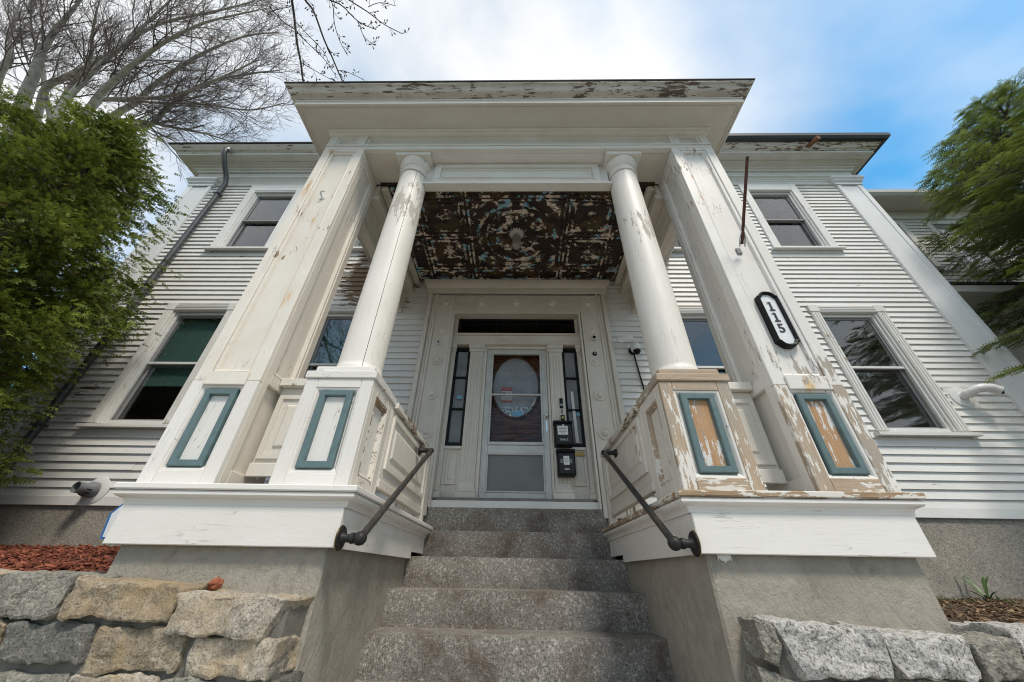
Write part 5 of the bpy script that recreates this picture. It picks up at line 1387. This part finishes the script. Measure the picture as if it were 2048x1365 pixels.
# ------------------------------------------------------------------ bare trees
class Tree:
    def __init__(s, seed):
        s.V = []; s.F = []; s.n = 0; s.tv = []; s.tf = []; s.tn = 0; s.r = random.Random(seed); s.g = np.random.default_rng(seed)
    def tube(s, P, R, k, thin=False):
        P = np.asarray(P, float); m = len(P)
        D = np.gradient(P, axis=0); D /= np.linalg.norm(D, axis=1, keepdims=True) + 1e-9
        a = np.array([.31, .52, .79]); U = np.cross(D, a); U /= np.linalg.norm(U, axis=1, keepdims=True) + 1e-9
        W = np.cross(D, U)
        an = np.arange(k) * 2 * np.pi / k
        ring = P[:, None, :] + (U[:, None, :] * np.cos(an)[None, :, None] + W[:, None, :] * np.sin(an)[None, :, None]) * np.asarray(R)[:, None, None]
        i = np.arange(m - 1)[:, None] * k; j = np.arange(k)[None]; j2 = (j + 1) % k
        F = np.stack([i + j, i + j2, i + k + j2, i + k + j], -1).reshape(-1, 4)
        if thin:
            s.tv.append(ring.reshape(-1, 3)); s.tf.append(F + s.tn); s.tn += m * k
        else:
            s.V.append(ring.reshape(-1, 3)); s.F.append(F + s.n); s.n += m * k
    def smooth(s, P, sub=4):
        P = np.asarray(P, float)
        Q = [P[0]]
        for i in range(len(P) - 1):
            p0 = P[max(i - 1, 0)]; p1 = P[i]; p2 = P[i + 1]; p3 = P[min(i + 2, len(P) - 1)]
            for q in range(1, sub + 1):
                t = q / sub
                Q.append(.5 * (2 * p1 + (p2 - p0) * t + (2 * p0 - 5 * p1 + 4 * p2 - p3) * t * t + (3 * p1 - p0 - 3 * p2 + p3) * t ** 3))
        return np.array(Q)
    def grow(s, p, d, L, r0, lev, spec):
        """one branch and its children; spec = per level (children, length ratio, angle, tropism)"""
        nseg = 5 if lev > 1 else 3
        P = [np.array(p, float)]; d = np.array(d, float); d /= np.linalg.norm(d)
        up = spec['trop']
        for i in range(nseg):
            d = d + s.g.normal(size=3) * spec['wig'] + np.array([0, 0, up]) / nseg
            d /= np.linalg.norm(d); P.append(P[-1] + d * L / nseg)
        P = np.array(P)
        R = np.linspace(r0, max(r0 * .45, spec['rmin']), nseg + 1)
        s.tube(P, R, 5 if lev > 2 else 3, lev <= 2)
        if lev > 0: s.children(P, R, L, lev, spec)
        elif spec.get('bud') and s.r.random() < spec['bud']:
            b = P[-1]; s.tube([b, b + d * .03, b + d * .06], [.006, .016, .003], 4, True)
    def children(s, P, R, L, lev, spec, n=None, t0=.15):
        n = n or spec['n'][lev]
        for k in range(n):
            t = t0 + (1 - t0) * (k + s.r.random() * .8) / n
            t = min(t, .99); f = t * (len(P) - 1); i = int(f); q = f - i
            p = P[i] * (1 - q) + P[i + 1] * q; dd = P[i + 1] - P[i]; dd /= np.linalg.norm(dd)
            rad = R[i] * (1 - q) + R[i + 1] * q
            ax = s.g.normal(size=3); ax -= dd * ax.dot(dd); ax /= np.linalg.norm(ax)
            an = math.radians(s.r.uniform(*spec['ang']))
            nd_ = dd * math.cos(an) + ax * math.sin(an)
            Lc = spec['len'][lev] * s.r.uniform(.6, 1.25) * (1.15 - .55 * t)
            s.grow(p, nd_, Lc, max(min(rad * .55, spec['rad'][lev]), spec['rmin']), lev - 1, spec)
    def limb(s, P, r0, r1, lev, spec, n, sub=4, t0=.15):
        Q = s.smooth(P, sub); R = np.linspace(r0, r1, len(Q))
        s.tube(Q, R, 8 if r0 > .06 else 5)
        s.children(Q, R, 0, lev, spec, n, t0)
    def build(s, rootobj, mat, twig, parts=('trunk', 'crown')):
        loc = np.array(rootobj.location)
        t = mesh_np(parts[0], np.concatenate(s.V), np.concatenate(s.F), mat, rootobj)
        t.data.polygons.foreach_set('use_smooth', [True] * len(t.data.polygons))
        c = mesh_np(parts[1], np.concatenate(s.tv), np.concatenate(s.tf), twig, rootobj)
        return t, c

LIMB = {'a': [(-15.04, 5.22, 12.36), (-14.92, 4.78, 13.08), (-14.59, 4.31, 13.84), (-14.37, 3.92, 14.48), (-13.99, 3.59, 15.03), (-13.5, 3.26, 15.59), (-13.16, 3.02, 16.02)],
'b': [(-16.26, 4.67, 13.75), (-16.12, 4.4, 14.26), (-15.88, 4.16, 14.73), (-16.01, 3.89, 15.24), (-15.93, 3.61, 15.76), (-15.79, 3.21, 16.47)],
'c': [(-15.69, 5.33, 13.93), (-15.17, 4.84, 14.3), (-14.02, 4.52, 14.43), (-13.06, 4.24, 14.5), (-11.87, 3.82, 14.77), (-10.81, 3.33, 15.15), (-10.04, 2.97, 15.34)],
'd': [(-13.12, 4.79, 12.05), (-13.09, 4.58, 12.68), (-12.71, 4.3, 13.42), (-12.2, 4.01, 14.19), (-11.05, 3.58, 15.19), (-9.22, 3.4, 15.84), (-8.29, 3.31, 16.3)],
'e': [(-13.15, 5.1, 12.7), (-12.42, 4.59, 13.26), (-11.61, 4.21, 13.62), (-10.77, 3.86, 13.94), (-9.95, 3.58, 14.16), (-8.85, 3.3, 14.37), (-7.29, 3.09, 14.5)],
'f': [(-14.93, 6.25, 14.24), (-14.25, 5.88, 14.79), (-13.45, 5.62, 15.2), (-12.83, 5.29, 15.69), (-11.73, 4.9, 16.3), (-10.87, 4.64, 16.7), (-9.6, 4.38, 17.1), (-8.44, 4.32, 17.2)],
'g': [(-13.98, 6.32, 13.45), (-13.27, 5.96, 13.99), (-12.55, 5.87, 14.13), (-12.01, 5.58, 14.57), (-11.24, 5.26, 15.06), (-10.36, 5.07, 15.35), (-9.18, 4.95, 15.55), (-8.18, 4.9, 15.65)],
'h': [(-14.1, 5.31, 14.08), (-13.5, 5.11, 14.08), (-11.59, 5.02, 13.96), (-10.39, 4.84, 13.97), (-9.17, 4.54, 14.14), (-7.93, 4.19, 14.39)],
'i': [(-13.51, 5.74, 13.42), (-13.27, 5.65, 13.9), (-12.55, 5.78, 14.06), (-11.92, 5.98, 14.12), (-10.9, 6.21, 14.13), (-10.14, 6.48, 14.08)],
'j': [(-14.95, 5.4, 13.38), (-15.34, 4.97, 14.25), (-15.56, 4.59, 15.04), (-15.9, 4.26, 15.75), (-16.29, 3.99, 16.37), (-16.44, 3.45, 17.4)],
'k': [(-14.71, 4.87, 14.88), (-13.94, 4.54, 15.01), (-13.57, 3.82, 15.71), (-13.1, 3.22, 16.24)],
'l': [(-14.05, 5.32, 14.61), (-13.12, 5.38, 14.62), (-12.0, 5.45, 14.64), (-10.64, 5.52, 14.66), (-9.22, 5.66, 14.59), (-8.07, 5.56, 14.85)]}
LR = {'a': .23, 'b': .17, 'c': .13, 'd': .12, 'e': .13, 'f': .15, 'g': .14, 'h': .10, 'i': .09, 'j': .10, 'k': .09, 'l': .07}
bt = root('bare_tree', 'large leafless tree with grey limbs fanning out behind the arborvitae', 'tree', (-16.0, 7.0, 1.2))
T1 = Tree(4)
spec1 = dict(n=[0, 7, 7, 7], len=[0, .42, .85, 1.7], rad=[0, .005, .009, .022], rmin=.0036, ang=(22, 58), trop=.35, wig=.10, bud=0.0)
fork = np.array((-15.6, 6.3, 9.6))
T1.tube(T1.smooth([(-16.0, 7.0, 1.2), (-15.95, 6.9, 4.0), (-15.8, 6.6, 7.0), tuple(fork)]), np.linspace(.55, .42, 13), 12)
for k_, P in LIMB.items():
    r0 = LR[k_] * .8
    P0 = np.array(P[0]); mid = fork * .5 + P0 * .5 + np.array((0, .25, -.1))
    T1.tube(T1.smooth([tuple(fork), tuple(mid), P[0], P[1]], 3)[:7], np.linspace(max(r0 * 1.5, .14), r0, 7), 8)
    T1.limb(P, r0, .016, 3, spec1, 22 if k_ not in 'jk' else 11)
T1.build(bt, 'bark', 'twig')

HANG = {'v1': [(-4.86, 2.02, 11.86), (-4.78, 2.21, 11.46), (-4.84, 2.43, 11.43), (-4.72, 2.75, 10.81), (-4.67, 2.98, 10.54), (-4.64, 3.23, 10.24), (-4.54, 3.37, 9.96)],
'v2': [(-4.74, 2.09, 11.97), (-4.55, 2.24, 11.57), (-4.41, 2.4, 11.47), (-4.15, 2.7, 10.89), (-4.03, 2.95, 10.7), (-3.8, 3.23, 10.26), (-3.58, 3.28, 9.9)],
'v3': [(-4.39, 2.1, 11.69), (-4.03, 2.23, 11.53), (-3.83, 2.35, 11.63), (-3.42, 2.51, 11.21), (-3.06, 2.62, 11.12)],
'v4': [(-4.04, 2.07, 11.81), (-3.63, 2.26, 11.61), (-3.21, 2.4, 11.36), (-2.87, 2.54, 11.14), (-2.5, 2.67, 11.04)],
'v5': [(-4.23, 2.08, 11.88), (-4.03, 2.32, 11.65), (-3.96, 2.53, 11.25), (-3.87, 2.76, 10.99), (-3.69, 2.93, 10.71)],
'v6': [(-4.92, 2.35, 11.6), (-5.23, 2.37, 11.45), (-5.26, 2.38, 11.24)],
'v7': [(-5.36, 2.34, 11.55), (-5.09, 2.52, 11.32), (-4.84, 2.61, 11.18), (-4.56, 2.73, 10.89), (-4.2, 2.94, 10.63), (-3.96, 3.04, 10.3), (-3.89, 3.21, 10.27)],
'v8': [(-4.74, 2.52, 11.2), (-4.47, 2.64, 10.92), (-4.1, 2.83, 10.56), (-4.05, 3.08, 10.47)],
'v9': [(-4.67, 3.02, 10.58), (-4.32, 3.03, 10.26), (-4.02, 3.21, 10.25)],
'v10': [(-3.84, 3.07, 10.33), (-3.65, 3.06, 10.25), (-3.29, 3.17, 10.15)],
'v11': [(-3.25, 2.36, 11.56), (-3.01, 2.32, 11.67), (-2.6, 2.31, 11.39)],
'v12': [(-3.44, 2.52, 11.25), (-3.27, 2.65, 10.85), (-3.1, 2.81, 10.86)]}
st_ = root('bare_tree', 'leafless street tree whose budding twigs hang over the porch roof', 'tree', (-7.5, -5.0, -.1))
T2 = Tree(9)
spec2 = dict(n=[0, 3, 4, 5], len=[0, .07, .22, .5], rad=[0, .004, .006, .010], rmin=.0032, ang=(25, 65), trop=.1, wig=.12, bud=.9)
top = np.array((-6.6, -3.5, 12.5))
T2.tube(T2.smooth([(-7.5, -5.0, -.1), (-7.45, -4.9, 3), (-7.2, -4.5, 7), tuple(top)]), np.linspace(.38, .16, 13), 10)
arch = np.array((-5.2, .9, 13.4))
T2.tube(T2.smooth([tuple(top), (-6.0, -1.5, 13.4), tuple(arch)]), np.linspace(.15, .07, 9), 8)
HR = {'v1': (.028, .018), 'v2': (.024, .013), 'v3': (.018, .007), 'v4': (.016, .007), 'v5': (.012, .005), 'v7': (.012, .005)}
for k_, P in HANG.items():
    r0, r1 = HR.get(k_, (.008, .005))
    if k_ in ('v1', 'v2', 'v3', 'v4', 'v5'):
        T2.tube(T2.smooth([tuple(arch), tuple(arch * .45 + np.array(P[0]) * .55 + np.array((0, 0, .3))), P[0]], 4), np.linspace(.05, r0, 9), 6)
    T2.limb(P, r0, r1, 2, spec2, 8 if len(P) > 4 else 4, sub=4, t0=.08)
specS = dict(n=[0, 4, 5, 6, 7], len=[0, .5, 1.0, 2.0, 3.4], rad=[0, .008, .016, .035, .07], rmin=.006, ang=(25, 60), trop=.3, wig=.10, bud=0)
T2.children(T2.smooth([(-7.3, -4.6, 5.5), (-7.1, -4.3, 8.5), tuple(top), (-6.2, -3.0, 15.5)]), np.linspace(.25, .06, 13), 0, 4, specS, 16, .02)
tk, cr = T2.build(st_, 'bark2', 'twig')
# the same kind of tree further along the street: seen only as reflections in the windows
T3 = Tree(21)
t3 = root('bare_tree', 'leafless tree across the street, mirrored in the window panes', 'tree', (6.0, -12.0, -.1))
T3.tube(T3.smooth([(6.0, -12.0, -.1), (6.1, -12.0, 3), (6.0, -11.7, 7), (5.6, -11.4, 12)]), np.linspace(.4, .12, 13), 10)
T3.children(T3.smooth([(6.1, -12, 3.0), (6.0, -11.7, 7), (5.7, -11.5, 10), (5.6, -11.4, 12)]), np.linspace(.3, .12, 13), 0, 4, dict(specS, len=[0, .6, 1.3, 2.6, 4.6], rmin=.011), 20, .02)
T3.build(t3, 'bark2', 'twig')
t4 = t3.copy(); COL.objects.link(t4); t4.location = (-3.5, -13.5, -.1); t4.rotation_euler = (0, 0, 2.1); t4['label'] = 'leafless tree across the street to the left, mirrored in the upper windows'
for ch in list(t3.children):
    c2 = ch.copy(); COL.objects.link(c2); c2.parent = t4; c2.matrix_parent_inverse = ch.matrix_parent_inverse.copy()

# ------------------------------------------------------------------ evergreens
def spray_template(pairs, l0, w, ang, taper, tip=.16):
    V = []; F = []
    def rh(p, d, L, W):
        d = np.array(d) / np.linalg.norm(d); s = np.array((-d[1], d[0], 0))
        o = len(V)
        V.extend([p, p + d * L * .45 + s * W, p + d * L, p + d * L * .45 - s * W]); F.append((o, o + 1, o + 2, o + 3))
    rh(np.array((0, 0, 0.)), (1, 0, 0), 1.0, w * .5)
    for k in range(pairs):
        t = .10 + .80 * k / max(1, pairs - 1)
        L = l0 * (1 - taper * t)
        for sgn in (-1, 1):
            rh(np.array((t + .015 * sgn, 0, 0)), (math.cos(ang), sgn * math.sin(ang), 0), L, w)
    V = np.array(V, float); V[:, 2] = -.08 * V[:, 0] ** 2 - .10 * np.abs(V[:, 1])
    return V, np.array(F)

def place_sprays(name, tmpl, pos, d, n, size, cols, parent, mat='leaf'):
    TV, TF_ = tmpl
    d, s, nn = frames(d, n)
    m = len(TV); N = len(pos)
    V = pos[:, None, :] + (TV[None, :, 0:1] * d[:, None, :] + TV[None, :, 1:2] * s[:, None, :] + TV[None, :, 2:3] * nn[:, None, :]) * size[:, None, None]
    F = (TF_[None] + (np.arange(N) * m)[:, None, None]).reshape(-1, 4)
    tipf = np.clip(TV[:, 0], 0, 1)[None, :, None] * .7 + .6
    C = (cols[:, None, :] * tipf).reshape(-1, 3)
    return mesh_np(name, V.reshape(-1, 3), F, mat, parent, C)

def arborvitae(label, base, height, prof, nclump, per, seed):
    g = np.random.default_rng(seed)
    rt = root('arborvitae_tree', label, 'tree', base, 'arborvitae along the left boundary')
    tr_ = MB().tube([(base[0], base[1], base[2]), (base[0] + .03, base[1], base[2] + height * .5), (base[0], base[1] + .02, base[2] + height * .96)], [.12, .08, .01], 8)
    trunk = obj('trunk', tr_, 'bark2', rt, smooth=60)
    zs_, rs_ = zip(*prof)
    h = g.uniform(0, 1, nclump * 3)
    rmax = np.interp(h * height, zs_, rs_)
    keep = g.uniform(0, max(rs_), len(h)) < rmax
    h = h[keep][:nclump]; rmax = rmax[keep][:nclump]; nc = len(h)
    az = g.uniform(0, 2 * np.pi, nc)
    lump = 1 + .17 * np.sin(az * 3 + h * 9 + seed) + .12 * np.sin(az * 7 - h * 17) + g.normal(0, .09, nc)
    fr_ = np.sqrt(g.uniform(.2, 1, nc))
    R = rmax * fr_ * lump
    cc = np.stack([base[0] + R * np.cos(az), base[1] + R * np.sin(az), base[2] + h * height], 1)
    # limbs from the trunk to the clumps
    bl = MB()
    for i in range(0, nc, 3):
        a = (base[0], base[1], max(base[2], cc[i, 2] - R[i] * .55)); b_ = tuple(cc[i])
        bl.tube([a, ((a[0] + b_[0]) / 2, (a[1] + b_[1]) / 2, (a[2] + b_[2]) / 2 - .05), b_], [.022, .014, .006], 4, False)
    obj('branches', bl, 'bark2', rt)
    out = np.stack([np.cos(az), np.sin(az), np.full(nc, -.05)], 1) + g.normal(0, .32, (nc, 3))
    idx = np.repeat(np.arange(nc), per)
    N = len(idx)
    pos = cc[idx] + out[idx] * g.uniform(-.25, .2, (N, 1)) + g.normal(0, 1, (N, 3)) * np.array((.085, .085, .07))
    d = out[idx] + g.normal(0, .38, (N, 3)) + np.array((0, 0, -.12))
    n = np.stack([-np.sin(az[idx]), np.cos(az[idx]), np.zeros(N)], 1) * g.uniform(-1, 1, (N, 1)) + np.array((0, 0, .8)) + g.normal(0, .45, (N, 3))
    size = g.uniform(.05, .115, N)
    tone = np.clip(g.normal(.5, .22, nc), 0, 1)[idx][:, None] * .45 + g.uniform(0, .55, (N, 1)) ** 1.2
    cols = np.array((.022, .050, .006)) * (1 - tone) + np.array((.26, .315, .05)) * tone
    br = g.uniform(0, 1, N) < .006
    cols[br] = (.16, .10, .03)
    TP_ = spray_template(3, .62, .085, .5, .4)
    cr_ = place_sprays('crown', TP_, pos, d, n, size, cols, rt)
    return rt
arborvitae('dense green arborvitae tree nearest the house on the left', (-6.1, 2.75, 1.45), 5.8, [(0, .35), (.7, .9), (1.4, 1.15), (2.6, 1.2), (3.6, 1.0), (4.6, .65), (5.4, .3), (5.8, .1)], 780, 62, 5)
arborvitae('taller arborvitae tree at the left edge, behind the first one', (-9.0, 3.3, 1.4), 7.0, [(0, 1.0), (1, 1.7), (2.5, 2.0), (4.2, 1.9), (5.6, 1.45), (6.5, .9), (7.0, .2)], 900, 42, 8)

def hemlock(label, base, height, rbase, z0, nbr, seed, ylim=None, group=None):
    g = np.random.default_rng(seed); r = random.Random(seed)
    rt = root('hemlock_tree', label, 'tree', base, group)
    bx_, by_, bz_ = base
    obj('trunk', MB().tube([base, (bx_ + .05, by_, bz_ + height * .5), (bx_, by_ + .03, bz_ + height)], [.2, .12, .012], 9), 'bark2', rt, smooth=60)
    bl = MB(); P = []; D = []; Nn = []; S = []; C = []
    for k in range(nbr):
        h = z0 + (height - z0) * (k + r.random()) / nbr
        q = 1 - (h - z0) / (height - z0)
        az = k * 2.399 + r.uniform(-.3, .3)
        L = rbase * (q ** .82) * r.uniform(.72, 1.08) + .15
        dx, dy = math.cos(az), math.sin(az)
        if ylim is not None and dy > 0:
            L = min(L, (ylim - by_) / max(dy, .05))
        rise = .12 + .25 * (1 - q)
        pts = []
        for i in range(7):
            t = i / 6
            pts.append((bx_ + dx * L * t, by_ + dy * L * t, bz_ + h + L * (rise * t - .24 * t * t)))
        bl.tube(pts, [max(.004, .028 * (1 - t / 6.3)) * min(1, L / 1.5 + .3) for t in range(7)], 5, False)
        tone_b = r.uniform(0, 1)
        ns = max(5, int(L * 12))
        for i in range(ns):
            t = .18 + .82 * (i + r.random()) / ns; f = t * 6; a = min(5, int(f)); u = f - a
            p = np.array(pts[a]) * (1 - u) + np.array(pts[a + 1]) * u
            sl = (.85 * (1 - t) + .16) * min(L, 2.4) * .45
            sgn = 1 if i % 2 else -1
            ang = az + sgn * r.uniform(.5, 1.15)
            sd3 = np.array((math.cos(ang), math.sin(ang), -.16))
            e = p + sd3 * sl + np.array((0, 0, -.03 * sl))
            bl.tube([tuple(p), tuple((p + e) / 2 + np.array((0, 0, .02))), tuple(e)], [.007, .005, .002], 3, False)
            nt = max(5, int(sl * 22))
            for j in range(nt):
                tt = (j + r.random()) / nt
                s2 = 1 if j % 2 else -1
                a2 = ang + s2 * r.uniform(.35, 1.0) * (1 - .6 * tt)
                P.append(p + (e - p) * tt); D.append((math.cos(a2), math.sin(a2), r.uniform(-.22, .12)))
                Nn.append((r.gauss(0, .3), r.gauss(0, .3), 1)); S.append(r.uniform(.11, .23))
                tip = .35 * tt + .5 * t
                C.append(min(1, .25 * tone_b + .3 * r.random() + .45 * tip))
            P.append(p + (e - p) * .9); D.append(sd3); Nn.append((0, 0, 1)); S.append(.2); C.append(.8)
        P.append(np.array(pts[-1])); D.append((dx, dy, -.2)); Nn.append((0, 0, 1)); S.append(.28); C.append(.9)
    obj('branches', bl, 'bark2', rt)
    P, D, Nn, S, C = np.array(P), np.array(D, float), np.array(Nn), np.array(S), np.array(C)[:, None]
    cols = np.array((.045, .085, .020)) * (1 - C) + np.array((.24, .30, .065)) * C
    TP_ = spray_template(6, .26, .040, 0.9, .35)
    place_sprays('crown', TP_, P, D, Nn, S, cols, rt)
    return rt
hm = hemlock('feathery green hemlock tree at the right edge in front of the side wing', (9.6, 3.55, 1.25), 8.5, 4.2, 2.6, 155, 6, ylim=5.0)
h2 = hm.copy(); COL.objects.link(h2); h2.location = (8.5, -8.0, -.1); h2.rotation_euler = (0, 0, 1.9)
h2['label'] = 'dark hemlock tree across the street, mirrored in the right hand window'
for ch in list(hm.children):
    c2 = ch.copy(); COL.objects.link(c2); c2.parent = h2; c2.matrix_parent_inverse = ch.matrix_parent_inverse.copy()
